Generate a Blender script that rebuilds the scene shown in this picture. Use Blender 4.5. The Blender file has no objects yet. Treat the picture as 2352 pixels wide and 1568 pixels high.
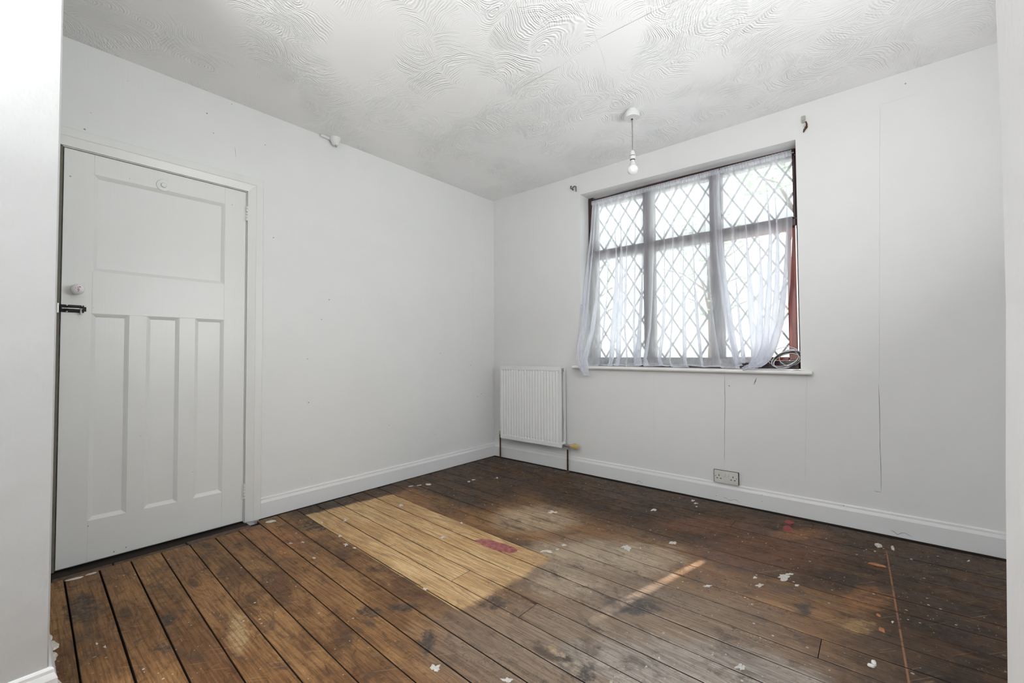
import bpy, bmesh, math, random
from mathutils import Vector, Matrix, noise as mnoise
random.seed(7)
PI = math.pi
sc = bpy.context.scene
COL = sc.collection

# ------------------------------------------------------------------ camera
cam_d = bpy.data.cameras.new('camera'); cam = bpy.data.objects.new('camera', cam_d); COL.objects.link(cam)
F, PIT, ROL, YAW = 994.667, 0.0265711, -0.0058286, 0.7055591
cam_d.sensor_width = 36.0; cam_d.lens = F / 2352 * 36.0; cam_d.clip_start = 0.01; cam_d.clip_end = 200
fw = Vector((-math.sin(YAW) * math.cos(PIT), math.cos(YAW) * math.cos(PIT), math.sin(PIT)))
r0 = Vector((math.cos(YAW), math.sin(YAW), 0)); u0 = r0.cross(fw)
rr = math.cos(ROL) * r0 + math.sin(ROL) * u0; uu = -math.sin(ROL) * r0 + math.cos(ROL) * u0
M = Matrix((rr, uu, -fw)).transposed().to_4x4(); M.translation = Vector((2.91405, -3.14734, 1.0))
cam.matrix_world = M
sc.camera = cam

# ------------------------------------------------------------------ sky, sun, exposure
H = 2.512
w = bpy.data.worlds.new('world'); sc.world = w; w.use_nodes = True
wn = w.node_tree.nodes; wl = w.node_tree.links
bg = wn['Background']
tc = wn.new('ShaderNodeTexCoord'); sep = wn.new('ShaderNodeSeparateXYZ'); rmp = wn.new('ShaderNodeValToRGB')
wl.new(tc.outputs['Generated'], sep.inputs[0]); wl.new(sep.outputs['Z'], rmp.inputs[0]); wl.new(rmp.outputs[0], bg.inputs['Color'])
rmp.color_ramp.elements[0].position = 0.0; rmp.color_ramp.elements[0].color = (0.97, 0.985, 1.0, 1)
rmp.color_ramp.elements[1].position = 1.0; rmp.color_ramp.elements[1].color = (0.85, 0.92, 1.0, 1)
bg.inputs['Strength'].default_value = 1.9
sd = bpy.data.lights.new('sun', 'SUN'); sun = bpy.data.objects.new('sun', sd); COL.objects.link(sun)
sd.energy = 14.0; sd.angle = math.radians(1.2); sd.color = (1.0, 0.98, 0.95)
sun.rotation_euler = Vector((-0.234, -0.972, -0.95)).to_track_quat('-Z', 'Y').to_euler()
sc.view_settings.view_transform = 'Standard'; sc.view_settings.look = 'None'
sc.view_settings.gamma = 1.0; sc.view_settings.use_curve_mapping = False
sc.view_settings.exposure = 0.21
# light portals in the window and the added bay opening (they only guide sampling of the sky)
def portal(name, loc, sx, sy, aim):
    d = bpy.data.lights.new(name, 'AREA'); o = bpy.data.objects.new(name, d); COL.objects.link(o)
    d.shape = 'RECTANGLE'; d.size = sx; d.size_y = sy; d.cycles.is_portal = True
    o.location = loc; o.rotation_euler = Vector(aim).to_track_quat('-Z', 'Z').to_euler()
# added area lamps: fill from the bay, up at the ceiling, and from the alcove
def area(name, loc, sx, sy, aim, watts, col=(1, 1, 1)):
    d = bpy.data.lights.new(name, 'AREA'); o = bpy.data.objects.new(name, d); COL.objects.link(o)
    d.shape = 'RECTANGLE'; d.size = sx; d.size_y = sy; d.energy = watts; d.color = col
    o.location = loc; o.rotation_euler = Vector(aim).to_track_quat('-Z', 'Y').to_euler()
area('bay_fill', (1.05, -6.45, 1.50), 1.6, 1.4, (0, 1, 0), 16, (0.97, 0.985, 1.0))  # added fill lamp, on top of the sky through the bay
area('ceiling_fill', (1.80, -4.20, 1.6), 0.6, 0.6, (0, 0.08, 1), 62, (0.97, 0.985, 1.0))  # added fill, bounced off the ceiling behind the camera
area('side_fill', (3.47, -1.75, 1.40), 1.08, 0.98, (-1, 0, 1.15), 30, (0.97, 0.985, 1.0))  # added fill from the unseen alcove, tilted up to the ceiling
portal('sky_portal_window', (1.77, 0.25, 1.61), 1.56, 1.44, (0, -1, 0))
portal('sky_portal_bay', (1.05, -6.62, 1.50), 1.7, 1.5, (0, 1, 0))

# ------------------------------------------------------------------ node helpers
class NT:
    def __init__(s, name):
        s.m = bpy.data.materials.new(name); s.m.use_nodes = True
        s.n = s.m.node_tree.nodes; s.l = s.m.node_tree.links
        s.bsdf = s.n['Principled BSDF']; s.out = s.n['Material Output']
    def new(s, t, ins=None, **kw):
        n = s.n.new(t)
        for k, v in kw.items(): setattr(n, k, v)
        for k, v in (ins or {}).items(): s.set(n.inputs[k], v)
        return n
    def set(s, sock, v):
        if isinstance(v, bpy.types.NodeSocket): s.l.new(v, sock)
        elif isinstance(v, bpy.types.Node): s.l.new(v.outputs[0], sock)
        else:
            if isinstance(v, tuple) and len(v) == 3 and sock.type == 'RGBA': v = v + (1,)
            sock.default_value = v
    def math(s, op, a, b=0.0, c=0.0, clamp=False):
        n = s.n.new('ShaderNodeMath'); n.operation = op; n.use_clamp = clamp
        s.set(n.inputs[0], a); s.set(n.inputs[1], b); s.set(n.inputs[2], c); return n.outputs[0]
    def vec(s, op, a, b=(0, 0, 0)):
        n = s.n.new('ShaderNodeVectorMath'); n.operation = op; s.set(n.inputs[0], a); s.set(n.inputs[1], b)
        return n.outputs['Value'] if op in ('LENGTH', 'DISTANCE', 'DOT_PRODUCT') else n.outputs[0]
    def mix(s, f, a, b, blend='MIX'):
        n = s.n.new('ShaderNodeMix'); n.data_type = 'RGBA'; n.blend_type = blend
        s.set(n.inputs[0], f); s.set(n.inputs[6], a); s.set(n.inputs[7], b); return n.outputs[2]
    def ss(s, v, a, b, lo=0.0, hi=1.0):
        n = s.n.new('ShaderNodeMapRange'); n.interpolation_type = 'SMOOTHSTEP'
        s.set(n.inputs[0], v); n.inputs[1].default_value = a; n.inputs[2].default_value = b
        n.inputs[3].default_value = lo; n.inputs[4].default_value = hi; return n.outputs[0]
    def noise(s, v, scale, detail=3, rough=0.55, dist=0.0, out=0):
        n = s.n.new('ShaderNodeTexNoise'); s.set(n.inputs['Vector'], v); n.inputs['Scale'].default_value = scale
        n.inputs['Detail'].default_value = detail; n.inputs['Roughness'].default_value = rough; n.inputs['Distortion'].default_value = dist
        return n.outputs[out]
    def bump(s, h, strength, dist, normal=None):
        n = s.n.new('ShaderNodeBump'); n.inputs['Strength'].default_value = strength; n.inputs['Distance'].default_value = dist
        s.set(n.inputs['Height'], h)
        if normal is not None: s.l.new(normal, n.inputs['Normal'])
        return n.outputs[0]
    def pos(s): return s.new('ShaderNodeNewGeometry').outputs['Position']

def simple(name, col, rough=0.5, metal=0.0, bump=0.0, bscale=60, coat=0.0, var=0.06):
    t = NT(name); p = t.new('ShaderNodeTexCoord').outputs['Object']
    n = t.noise(p, bscale, 3)
    c = t.mix(t.ss(n, 0.35, 0.7), tuple(x * (1 - var) for x in col), tuple(min(1, x * (1 + var)) for x in col))
    t.set(t.bsdf.inputs['Base Color'], c); t.bsdf.inputs['Roughness'].default_value = rough; t.bsdf.inputs['Metallic'].default_value = metal
    t.bsdf.inputs['Coat Weight'].default_value = coat
    if bump: t.set(t.bsdf.inputs['Normal'], t.bump(n, bump, 0.002))
    return t.m

def paint(name, col, rough=0.45, brush=0.25, specks=0.0, stretch=(1, 1, 1), lump=0.25):
    """old brushed emulsion / gloss with faint brush relief, patches and optional chips"""
    t = NT(name); p = t.pos()
    big = t.noise(p, 1.3, 3, 0.5); mid = t.noise(p, 7, 4, 0.6)
    ps = t.vec('MULTIPLY', p, stretch)
    br = t.noise(ps, 90, 3, 0.6)
    c = t.mix(t.ss(big, 0.3, 0.7), tuple(x * 0.975 for x in col), col)
    c = t.mix(t.ss(mid, 0.35, 0.75, 0, 0.35), c, tuple(min(1, x * 1.03) for x in col))
    if specks:
        v = t.new('ShaderNodeTexVoronoi', {'Vector': p, 'Scale': 22.0}); 
        sepc = t.new('ShaderNodeSeparateColor', {0: v.outputs['Color']})
        rad = t.math('MULTIPLY', sepc.outputs[1], 0.09)
        hit = t.math('MULTIPLY', t.math('LESS_THAN', v.outputs['Distance'], rad), t.math('LESS_THAN', sepc.outputs[0], specks))
        c = t.mix(t.math('MULTIPLY', hit, 0.75), c, (0.10, 0.07, 0.05))
    t.set(t.bsdf.inputs['Base Color'], c)
    t.bsdf.inputs['Roughness'].default_value = rough
    h = t.math('ADD', t.math('MULTIPLY', br, brush), t.math('MULTIPLY', t.noise(p, 14, 3, 0.5), lump * 4))
    t.set(t.bsdf.inputs['Normal'], t.bump(h, 0.55, 0.0016))
    return t.m

WHITE = (0.80, 0.805, 0.795)
m_wall = paint('wall_paint', WHITE, 0.55, 0.35, 0.010, (1, 1, 0.12))
m_wallw = paint('window_wall_paint', (0.785, 0.785, 0.78), 0.55, 0.35, 0.014, (0.15, 0.15, 1))
m_breast = paint('rough_plaster_lightened', (0.86, 0.86, 0.86), 0.5, 0.8, 0.12, (1, 1, 0.4), 0.9)  # lightened twin of the stub plaster, where less fill reaches
m_stub = paint('rough_plaster_darkened', (0.51, 0.515, 0.51), 0.5, 0.8, 0.12, (1, 1, 0.4), 0.9)  # same plaster as the breast, darkened to hold back the fill light
m_gloss = paint('door_gloss_paint', (0.79, 0.795, 0.775), 0.32, 0.3, 0.10, (1, 1, 0.08), 0.2)
m_skirt = paint('skirting_gloss_paint', (0.80, 0.80, 0.80), 0.34, 0.3, 0.12, (0.1, 0.1, 1), 0.4)
m_sill = paint('sill_gloss_paint', (0.85, 0.84, 0.82), 0.3, 0.2, 0.03, (0.1, 1, 1), 0.2)
m_dark = simple('dark_filler', (0.022, 0.014, 0.010), 0.9)
m_olive = simple('olive_frame_edge', (0.17, 0.16, 0.125), 0.7)
m_crack = simple('crack_dark', (0.20, 0.19, 0.18), 0.9)
m_black = simple('black_metal', (0.008, 0.008, 0.009), 0.6, 0.0)
m_steel = simple('worn_steel', (0.55, 0.54, 0.50), 0.3, 0.9, 0.2)
m_brass = simple('tarnished_brass', (0.25, 0.19, 0.12), 0.45, 0.7)
m_rust = simple('rusty_bracket', (0.085, 0.035, 0.018), 0.7, 0.2, 0.4)
m_pipe = simple('brown_painted_pipe', (0.085, 0.036, 0.020), 0.4, 0.2, 0.3, 40, 0, 0.25)
m_rad = simple('radiator_enamel', (0.83, 0.835, 0.83), 0.28, 0, 0.05, 20, 0.2, 0.01)
m_ceramic = None
m_plastic = simple('white_plastic', (0.70, 0.70, 0.69), 0.3, 0, 0, 20, 0.2, 0.01)
m_socket = simple('grey_white_plastic', (0.66, 0.655, 0.62), 0.35, 0, 0, 20, 0.1, 0.02)
m_cord = simple('grey_flex', (0.24, 0.23, 0.21), 0.5)
m_trv = simple('yellowed_plastic', (0.64, 0.47, 0.20), 0.4, 0, 0, 20, 0.1, 0.08)
m_trvi = simple('green_yellow_insert', (0.42, 0.42, 0.16), 0.4)
m_bcable = simple('black_cable', (0.015, 0.015, 0.017), 0.35)
m_wcable = simple('white_cable', (0.75, 0.74, 0.74), 0.35)
m_splash = simple('white_emulsion_splash', (0.64, 0.62, 0.58), 0.6, 0, 0.3, 120, 0, 0.1)
m_plaster = simple('crumbly_plaster', (0.66, 0.62, 0.54), 0.9, 0, 1.0, 150, 0, 0.2)
m_redpaint = simple('faded_red_paint', (0.34, 0.095, 0.085), 0.45, 0, 0.3, 45, 0, 0.35)
m_redspot = simple('crimson_paint', (0.30, 0.025, 0.030), 0.5, 0, 0.2, 60, 0, 0.2)
m_chip = simple('fresh_wood_chip', (0.42, 0.18, 0.075), 0.7, 0, 0.3, 60, 0, 0.2)
m_mahog = None
def mahogany(name='mahogany_stain', ca=(0.016, 0.009, 0.011), cb=(0.075, 0.021, 0.018)):
    t = NT(name); p = t.pos()
    g = t.noise(t.vec('MULTIPLY', p, (60, 60, 4)), 1.0, 4, 0.6)
    c = t.mix(t.ss(g, 0.35, 0.68), ca, cb)
    t.set(t.bsdf.inputs['Base Color'], c); t.bsdf.inputs['Roughness'].default_value = 0.3
    t.bsdf.inputs['Coat Weight'].default_value = 0.3
    return t.m
m_mahog = mahogany(); m_mahog_sun = mahogany('mahogany_sunlit', (0.16, 0.020, 0.008), (0.42, 0.055, 0.018))  # second one is a lit copy, sunshine painted into the mahogany
def ceramic():
    t = NT('flowered_white_ceramic'); p = t.new('ShaderNodeTexCoord').outputs['Object']
    def spot(x, y, z, r, warp=0.5):
        d = t.vec('DISTANCE', t.vec('ADD', p, t.vec('MULTIPLY', t.noise(p, 160, 2, 0.5, out=1), (0.012 * warp,) * 3)), (x + .006 * warp, y + .006 * warp, z + .006 * warp))
        return t.ss(d, r, r * 0.75)
    c = t.mix(spot(.077, .001, -.001, .0048), (0.84, 0.83, 0.83), (0.50, 0.05, 0.33))
    c = t.mix(spot(.077, -.001, .006, .0028), c, (0.45, 0.08, 0.30))
    c = t.mix(spot(.075, .006, .010, .0040), c, (0.20, 0.18, 0.22))
    c = t.mix(spot(.077, .001, -.008, .0030), c, (0.10, 0.12, 0.10))
    c = t.mix(spot(.076, -.008, .003, .0026), c, (0.18, 0.20, 0.18))
    c = t.mix(spot(.072, .012, .001, .0022), c, (0.25, 0.24, 0.26))
    t.set(t.bsdf.inputs['Base Color'], c); t.bsdf.inputs['Roughness'].default_value = 0.12
    return t.m
m_ceramic = ceramic()

def bulb_mat():
    t = NT('opal_bulb_glass'); t.bsdf.inputs['Base Color'].default_value = (0.86, 0.86, 0.84, 1)
    t.bsdf.inputs['Roughness'].default_value = 0.15; t.bsdf.inputs['Subsurface Weight'].default_value = 0.3
    t.bsdf.inputs['Subsurface Radius'].default_value = (.02, .02, .02)
    return t.m
m_bulb = bulb_mat()

def glass_mat():
    t = NT('window_glass'); tr = t.new('ShaderNodeBsdfTransparent', {'Color': (0.94, 0.97, 0.96)})
    gl = t.new('ShaderNodeBsdfGlossy', {'Roughness': 0.02})
    fr = t.new('ShaderNodeFresnel', {'IOR': 1.45})
    mx = t.new('ShaderNodeMixShader', {0: fr.outputs[0], 1: tr.outputs[0], 2: gl.outputs[0]})
    t.l.new(mx.outputs[0], t.out.inputs['Surface']); return t.m
m_glass = glass_mat()

def sheer_mat():
    t = NT('sheer_voile'); p = t.new('ShaderNodeTexCoord').outputs['Object']
    lw = t.new('ShaderNodeLayerWeight', {'Blend': 0.5})
    face = t.math('MAXIMUM', t.math('SUBTRACT', 1.0, lw.outputs['Facing']), 0.30)
    dens = t.ss(t.noise(t.vec('MULTIPLY', p, (60, 60, 3)), 1.0, 2), 0.3, 0.7, -0.05, 0.06)
    trans = t.math('ADD', 0.41, dens)
    keep = t.math('POWER', trans, t.math('DIVIDE', 1.0, face), clamp=True)
    tr = t.new('ShaderNodeBsdfTransparent', {'Color': (0.985, 0.985, 1.0)})
    tl = t.new('ShaderNodeBsdfTranslucent', {'Color': (0.97, 0.975, 1.0)})
    df = t.new('ShaderNodeBsdfDiffuse', {'Color': (0.90, 0.92, 1.0)})
    m1 = t.new('ShaderNodeMixShader', {0: 0.25, 1: tl.outputs[0], 2: df.outputs[0]})
    m2 = t.new('ShaderNodeMixShader', {0: keep, 1: m1.outputs[0], 2: tr.outputs[0]})
    t.l.new(m2.outputs[0], t.out.inputs['Surface']); return t.m
m_sheer = sheer_mat()

def artex_mat():
    """combed swirl texture: arcs about a random centre inside each irregular cell"""
    t = NT('swirled_ceiling_plaster'); p = t.pos()
    p2 = t.vec('MULTIPLY', p, (1, 1, 0))
    warp = t.vec('SCALE', t.vec('SUBTRACT', t.noise(p2, 2.4, 2, 0.5, out=1), (0.5, 0.5, 0.5)), (0, 0, 0))
    t.n[-1].inputs['Scale'].default_value = 0.22
    pw = t.vec('ADD', p2, warp)
    total = None
    for sc_, off, k in ((3.4, (0, 0, 0), 520.0), (5.4, (3.1, 1.7, 0), 620.0)):
        q = t.vec('ADD', pw, off)
        v = t.new('ShaderNodeTexVoronoi', {'Vector': q, 'Scale': sc_, 'Randomness': 1.0}); v.voronoi_dimensions = '2D'
        cen = v.outputs['Position']
        o = t.vec('MULTIPLY', t.vec('SUBTRACT', v.outputs['Color'], (0.5, 0.5, 0.5)), (0.30, 0.30, 0))
        d = t.vec('SUBTRACT', q, t.vec('ADD', cen, o))
        sx = t.new('ShaderNodeSeparateXYZ', {0: d})
        sepc = t.new('ShaderNodeSeparateColor', {0: v.outputs['Color']})
        ell = t.math('ADD', 0.6, t.math('MULTIPLY', sepc.outputs[2], 0.9))
        dd = t.new('ShaderNodeCombineXYZ', {0: t.math('MULTIPLY', sx.outputs[0], ell), 1: sx.outputs[1]})
        L = t.vec('LENGTH', dd.outputs[0])
        L = t.math('ADD', L, t.math('MULTIPLY', t.noise(p2, 9, 2), 0.05))
        wv = t.math('SINE', t.math('MULTIPLY', L, k))
        wv = t.math('ADD', wv, t.math('MULTIPLY', t.math('SINE', t.math('MULTIPLY', L, k * 0.37)), 0.7))
        ved = t.new('ShaderNodeTexVoronoi', {'Vector': q, 'Scale': sc_, 'Randomness': 1.0}); ved.voronoi_dimensions = '2D'; ved.feature = 'DISTANCE_TO_EDGE'
        edge = t.ss(ved.outputs['Distance'], 0.0, 0.05)
        amp = t.ss(t.noise(t.vec('ADD', p2, off), 2.3, 3, 0.5), 0.44, 0.60)
        h = t.math('MULTIPLY', t.math('MULTIPLY', wv, amp), edge)
        total = h if total is None else t.math('ADD', total, t.math('MULTIPLY', h, 0.7))
    lumps = t.math('MULTIPLY', t.noise(p2, 12, 3), 1.2)
    hh = t.math('ADD', total, lumps)
    t.set(t.bsdf.inputs['Normal'], t.bump(hh, 0.75, 0.0015))
    c = t.mix(t.ss(t.noise(p2, 1.7, 3), 0.3, 0.7), (0.90, 0.90, 0.895), (0.92, 0.92, 0.915))
    c = t.mix(t.ss(t.math('MULTIPLY', total, -1), 0.9, 1.8, 0, 0.10), c, (0.62, 0.62, 0.61))  # groove shade of the swirls mixed into the colour
    t.set(t.bsdf.inputs['Base Color'], c); t.bsdf.inputs['Roughness'].default_value = 0.5
    return t.m
m_ceil = artex_mat()

# stains, plus window sheen (S) and sun patches (W) painted over worn wood, on the boards: kind, centre x, y, and the two half axes (ax, ay), (bx, by) in metres
STAINS_SHEEN = [
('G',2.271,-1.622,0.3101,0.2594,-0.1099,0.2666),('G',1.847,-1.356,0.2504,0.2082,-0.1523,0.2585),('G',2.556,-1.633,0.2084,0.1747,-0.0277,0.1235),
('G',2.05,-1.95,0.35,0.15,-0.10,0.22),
('S',2.50,-1.72,0.24,0.10,-0.06,0.16),('S',2.25,-1.86,0.16,0.06,-0.04,0.09),('S',2.62,-1.58,0.16,0.06,-0.03,0.06),  # whitish worn wood with the window's sheen painted in
('W',1.301,-1.044,0.1826,0.1508,-0.1094,0.1435),('W',1.745,-1.269,0.1835,0.1524,-0.0700,0.1137),('W',1.853,-1.550,0.1013,0.0844,-0.0590,0.0897),  # pale patches with filtered sun painted in
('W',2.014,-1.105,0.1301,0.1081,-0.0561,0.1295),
('R',2.451,-0.633,0.2519,0.2091,-0.0391,0.2213),('R',2.118,-0.498,0.2122,0.1754,-0.0312,0.1062),
('D',1.695,-2.180,0.0162,0.0136,-0.0542,0.0431),('D',1.447,-2.108,0.0372,0.0310,-0.0224,0.0159),('D',2.108,-1.938,0.0175,0.0146,-0.0101,0.0153),
('D',2.190,-1.952,0.0229,0.0192,-0.0153,0.0257),('D',2.666,-1.110,0.0258,0.0216,-0.0061,0.0548),('D',0.840,-2.729,0.0204,0.0170,-0.0405,0.0079),
('D',1.024,-2.777,0.0287,0.0241,-0.0223,0.0042),('D',0.470,-2.924,0.0539,0.0450,-0.1266,0.0108),('D',1.380,-2.216,0.0311,0.0260,-0.0306,0.0185),
('D',0.379,-1.936,0.0792,0.0655,-0.0899,0.0427),('D',1.707,-1.864,0.0401,0.0335,-0.0330,0.0353),('D',2.154,-1.510,0.0791,0.0660,-0.0254,0.0558),
('L',1.121,-2.583,0.0243,0.0203,-0.1260,0.0390),('L',2.041,-1.925,0.0113,0.0095,-0.0113,0.0160),('L',2.073,-1.937,0.0155,0.0130,-0.0083,0.0121),
('O',2.847,-0.861,0.0646,0.0539,-0.0021,0.1045),('Y',2.834,-1.109,0.0459,0.0383,-0.0013,0.0449),('O',2.558,-0.291,0.1095,0.0906,-0.0096,0.0815),
('O',0.147,-2.249,0.0862,0.0713,-0.1084,0.0348),('O',0.421,-2.170,0.0910,0.0754,-0.1747,0.0680),
]
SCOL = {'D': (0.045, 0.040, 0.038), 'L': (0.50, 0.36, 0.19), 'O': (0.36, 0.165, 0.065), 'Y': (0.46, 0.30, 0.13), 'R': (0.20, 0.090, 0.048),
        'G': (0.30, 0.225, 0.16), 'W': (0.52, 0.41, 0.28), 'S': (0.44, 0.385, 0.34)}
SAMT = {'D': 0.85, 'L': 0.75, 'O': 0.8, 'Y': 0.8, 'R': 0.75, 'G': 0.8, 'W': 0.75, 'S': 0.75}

def board_mat():
    t = NT('old_floorboard_wood'); P = t.pos()
    oi = t.new('ShaderNodeObjectInfo'); R = oi.outputs['Random']
    off = t.new('ShaderNodeCombineXYZ', {0: t.math('MULTIPLY', R, 37.0), 1: t.math('MULTIPLY', R, 91.0), 2: t.math('MULTIPLY', R, 13.0)}).outputs[0]
    G = t.vec('ADD', P, off)
    sg = t.new('ShaderNodeSeparateXYZ', {0: G}); sp = t.new('ShaderNodeSeparateXYZ', {0: P})
    # annual rings running along the board, bent round knots
    low = t.noise(t.vec('MULTIPLY', G, (0.85, 7.5, 1)), 1.0, 2, 0.45)
    kv = t.new('ShaderNodeTexVoronoi', {'Vector': t.vec('MULTIPLY', G, (1.25, 4.2, 0)), 'Scale': 1.0, 'Randomness': 1.0}); kv.voronoi_dimensions = '2D'
    kd = kv.outputs['Distance']
    bend = t.ss(kd, 0.26, 0.0, 0, 1)
    ringf = t.math('ADD', t.math('ADD', t.math('MULTIPLY', sg.outputs[1], 26.0), t.math('MULTIPLY', low, 9.0)), t.math('MULTIPLY', bend, 2.6))
    ring = t.math('SINE', t.math('MULTIPLY', ringf, 6.2832))
    fine = t.noise(t.vec('MULTIPLY', G, (7, 210, 1)), 1.0, 4, 0.65)
    fib = t.noise(t.vec('MULTIPLY', G, (40, 420, 1)), 1.0, 2, 0.6)
    patch = t.noise(t.vec('MULTIPLY', G, (2.6, 5, 1)), 1.0, 5, 0.62)
    dirt = t.noise(t.vec('MULTIPLY', P, (6, 9, 1)), 1.0, 6, 0.7, 0.6)
    grime = t.noise(P, 26, 5, 0.75, 0.4)
    rubs = t.noise(t.vec('MULTIPLY', P, (55, 18, 1)), 1.0, 3, 0.7)
    # base tone per board
    base = t.mix(R, (0.135, 0.062, 0.024), (0.250, 0.122, 0.045))
    base = t.mix(t.ss(patch, 0.38, 0.66), base, (0.35, 0.190, 0.078))
    # stain and painted sheen map on warped world position
    wv = t.vec('MULTIPLY', t.vec('SUBTRACT', t.noise(t.vec('MULTIPLY', P, (1, 1.5, 0)), 7, 5, 0.7, out=1), (0.5, 0.5, 0.5)), (0.30, 0.20, 0))
    Q = t.vec('ADD', P, wv)
    wv2 = t.vec('MULTIPLY', t.vec('SUBTRACT', t.noise(t.vec('MULTIPLY', P, (1, 1.5, 0)), 22, 4, 0.7, out=1), (0.5, 0.5, 0.5)), (0.11, 0.09, 0))
    Q2 = t.vec('ADD', P, wv2)
    sq = t.new('ShaderNodeSeparateXYZ', {0: Q}); sq2 = t.new('ShaderNodeSeparateXYZ', {0: Q2})
    # dark varnished border: near the window wall, the left wall and the far right
    dark = (0.034, 0.022, 0.016)
    yq = t.math('ADD', sq.outputs[1], t.math('MULTIPLY', sq.outputs[0], 0.10))
    d1 = t.ss(yq, -0.86, -0.46)
    d2 = t.ss(t.math('SUBTRACT', sq.outputs[0], t.math('MULTIPLY', sq.outputs[1], 0.10)), 2.78, 3.06)
    d3 = t.math('MULTIPLY', t.ss(sq2.outputs[0], 0.30, 0.16), t.ss(sq2.outputs[1], -2.12, -1.90))
    d4 = t.math('MULTIPLY', t.ss(yq, -1.22, -1.02), t.ss(sq2.outputs[0], 1.15, 0.80))
    dk = t.math('MAXIMUM', t.math('MAXIMUM', d1, d2), t.math('MAXIMUM', d3, d4))
    dk = t.math('MULTIPLY', dk, t.ss(dirt, 0.62, 0.40, 0.72, 1.0))
    col = t.mix(t.math('MULTIPLY', dk, 0.94), base, dark)
    brk = t.ss(grime, 0.36, 0.54, 0.25, 1.0)
    for k, x, y, ax, ay, bx, by in STAINS_SHEEN:
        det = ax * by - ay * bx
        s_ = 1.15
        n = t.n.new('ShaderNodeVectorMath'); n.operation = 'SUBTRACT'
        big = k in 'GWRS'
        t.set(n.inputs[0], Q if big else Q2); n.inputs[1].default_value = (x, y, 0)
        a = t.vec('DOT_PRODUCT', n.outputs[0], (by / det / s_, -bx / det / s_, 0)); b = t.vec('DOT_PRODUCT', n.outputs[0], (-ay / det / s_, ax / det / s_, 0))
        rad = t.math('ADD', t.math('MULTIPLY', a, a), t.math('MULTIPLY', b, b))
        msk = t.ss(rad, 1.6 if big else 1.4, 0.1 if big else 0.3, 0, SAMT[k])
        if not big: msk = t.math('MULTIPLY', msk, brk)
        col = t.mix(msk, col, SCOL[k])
    # rectangle of bare pale wood left by something once fixed there
    yp = t.math('ADD', sp.outputs[1], t.math('SUBTRACT', t.math('MULTIPLY', sp.outputs[0], 0.066), t.math('MULTIPLY', t.math('MULTIPLY', sp.outputs[0], sp.outputs[0]), 0.011)))
    xq = t.math('ADD', sp.outputs[0], t.math('MULTIPLY', t.math('SUBTRACT', t.noise(P, 9, 4, 0.7), 0.5), 0.10))
    ry = t.math('MULTIPLY', t.math('GREATER_THAN', yp, -1.905), t.math('LESS_THAN', yp, -1.314))
    xl = t.math('ADD', 0.165, t.math('MULTIPLY', t.math('ADD', yp, 1.9), 0.13))
    rx = t.math('MULTIPLY', t.ss(t.math('SUBTRACT', xq, xl), -0.015, 0.02), t.ss(t.math('ADD', xq, t.math('MULTIPLY', t.math('ADD', yp, 1.6), -0.05)), 1.69, 1.64))
    clean = t.math('MULTIPLY', rx, ry)
    pale = t.mix(t.ss(patch, 0.35, 0.7), (0.56, 0.345, 0.15), (0.72, 0.50, 0.26))
    pale = t.mix(t.ss(dirt, 0.56, 0.72, 0, 0.5), pale, (0.33, 0.19, 0.085))
    col = t.mix(clean, col, pale)
    nclean = t.math('SUBTRACT', 1.0, clean)
    # grain
    col = t.mix(t.ss(ring, 0.15, 1.0, 0, 0.50), col, t.mix(0.5, col, (0.06, 0.025, 0.010), 'MULTIPLY'), 'MIX')
    col = t.mix(t.ss(fine, 0.42, 0.64, 0, 0.66), col, t.mix(1.0, col, (0.42, 0.34, 0.28), 'MULTIPLY'))
    col = t.mix(t.ss(fib, 0.52, 0.72, 0, 0.50), col, t.mix(1.0, col, (1.65, 1.6, 1.5), 'MULTIPLY'))
    # knots
    kc = t.new('ShaderNodeSeparateColor', {0: kv.outputs['Color']})
    km = t.math('MULTIPLY', t.ss(kd, 0.085, 0.05), t.math('LESS_THAN', kc.outputs[0], 0.45))
    col = t.mix(t.math('MULTIPLY', km, 0.7), col, (0.06, 0.032, 0.018))
    # grime patches and scuffs
    gm = t.math('MULTIPLY', t.ss(dirt, 0.50, 0.68, 0, 0.72), t.math('ADD', t.math('MULTIPLY', nclean, 0.92), 0.08))
    col = t.mix(gm, col, (0.060, 0.038, 0.026))
    col = t.mix(t.math('MULTIPLY', t.ss(grime, 0.55, 0.70, 0, 0.6), t.math('ADD', t.math('MULTIPLY', nclean, 0.85), 0.15)), col, t.mix(1.0, col, (0.35, 0.33, 0.33), 'MULTIPLY'))
    col = t.mix(t.ss(rubs, 0.57, 0.76, 0, 0.55), col, t.mix(0.5, col, (0.40, 0.24, 0.12)))
    ud = t.new('ShaderNodeCombineXYZ', {0: t.math('MULTIPLY', t.vec('DOT_PRODUCT', P, (0.64, 0.77, 0)), 5.0), 1: t.math('MULTIPLY', t.vec('DOT_PRODUCT', P, (-0.77, 0.64, 0)), 150.0)})
    sn = t.noise(ud, 1.0, 3, 0.55, 0.4)
    col = t.mix(t.ss(sn, 0.64, 0.70, 0, 0.55), col, t.mix(0.55, col, (0.55, 0.36, 0.20)))
    ue = t.new('ShaderNodeCombineXYZ', {0: t.math('MULTIPLY', t.vec('DOT_PRODUCT', P, (0.97, -0.24, 0)), 7.0), 1: t.math('MULTIPLY', t.vec('DOT_PRODUCT', P, (0.24, 0.97, 0)), 120.0)})
    se = t.noise(ue, 1.0, 3, 0.6, 0.5)
    col = t.mix(t.ss(se, 0.62, 0.72, 0, 0.60), col, t.mix(1.0, col, (0.30, 0.26, 0.25), 'MULTIPLY'))
    # scored line across the dark boards on the right
    sx_ = t.math('ABSOLUTE', t.math('SUBTRACT', sp.outputs[0], t.math('ADD', 2.902, t.math('MULTIPLY', sp.outputs[1], -0.040))))
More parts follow.
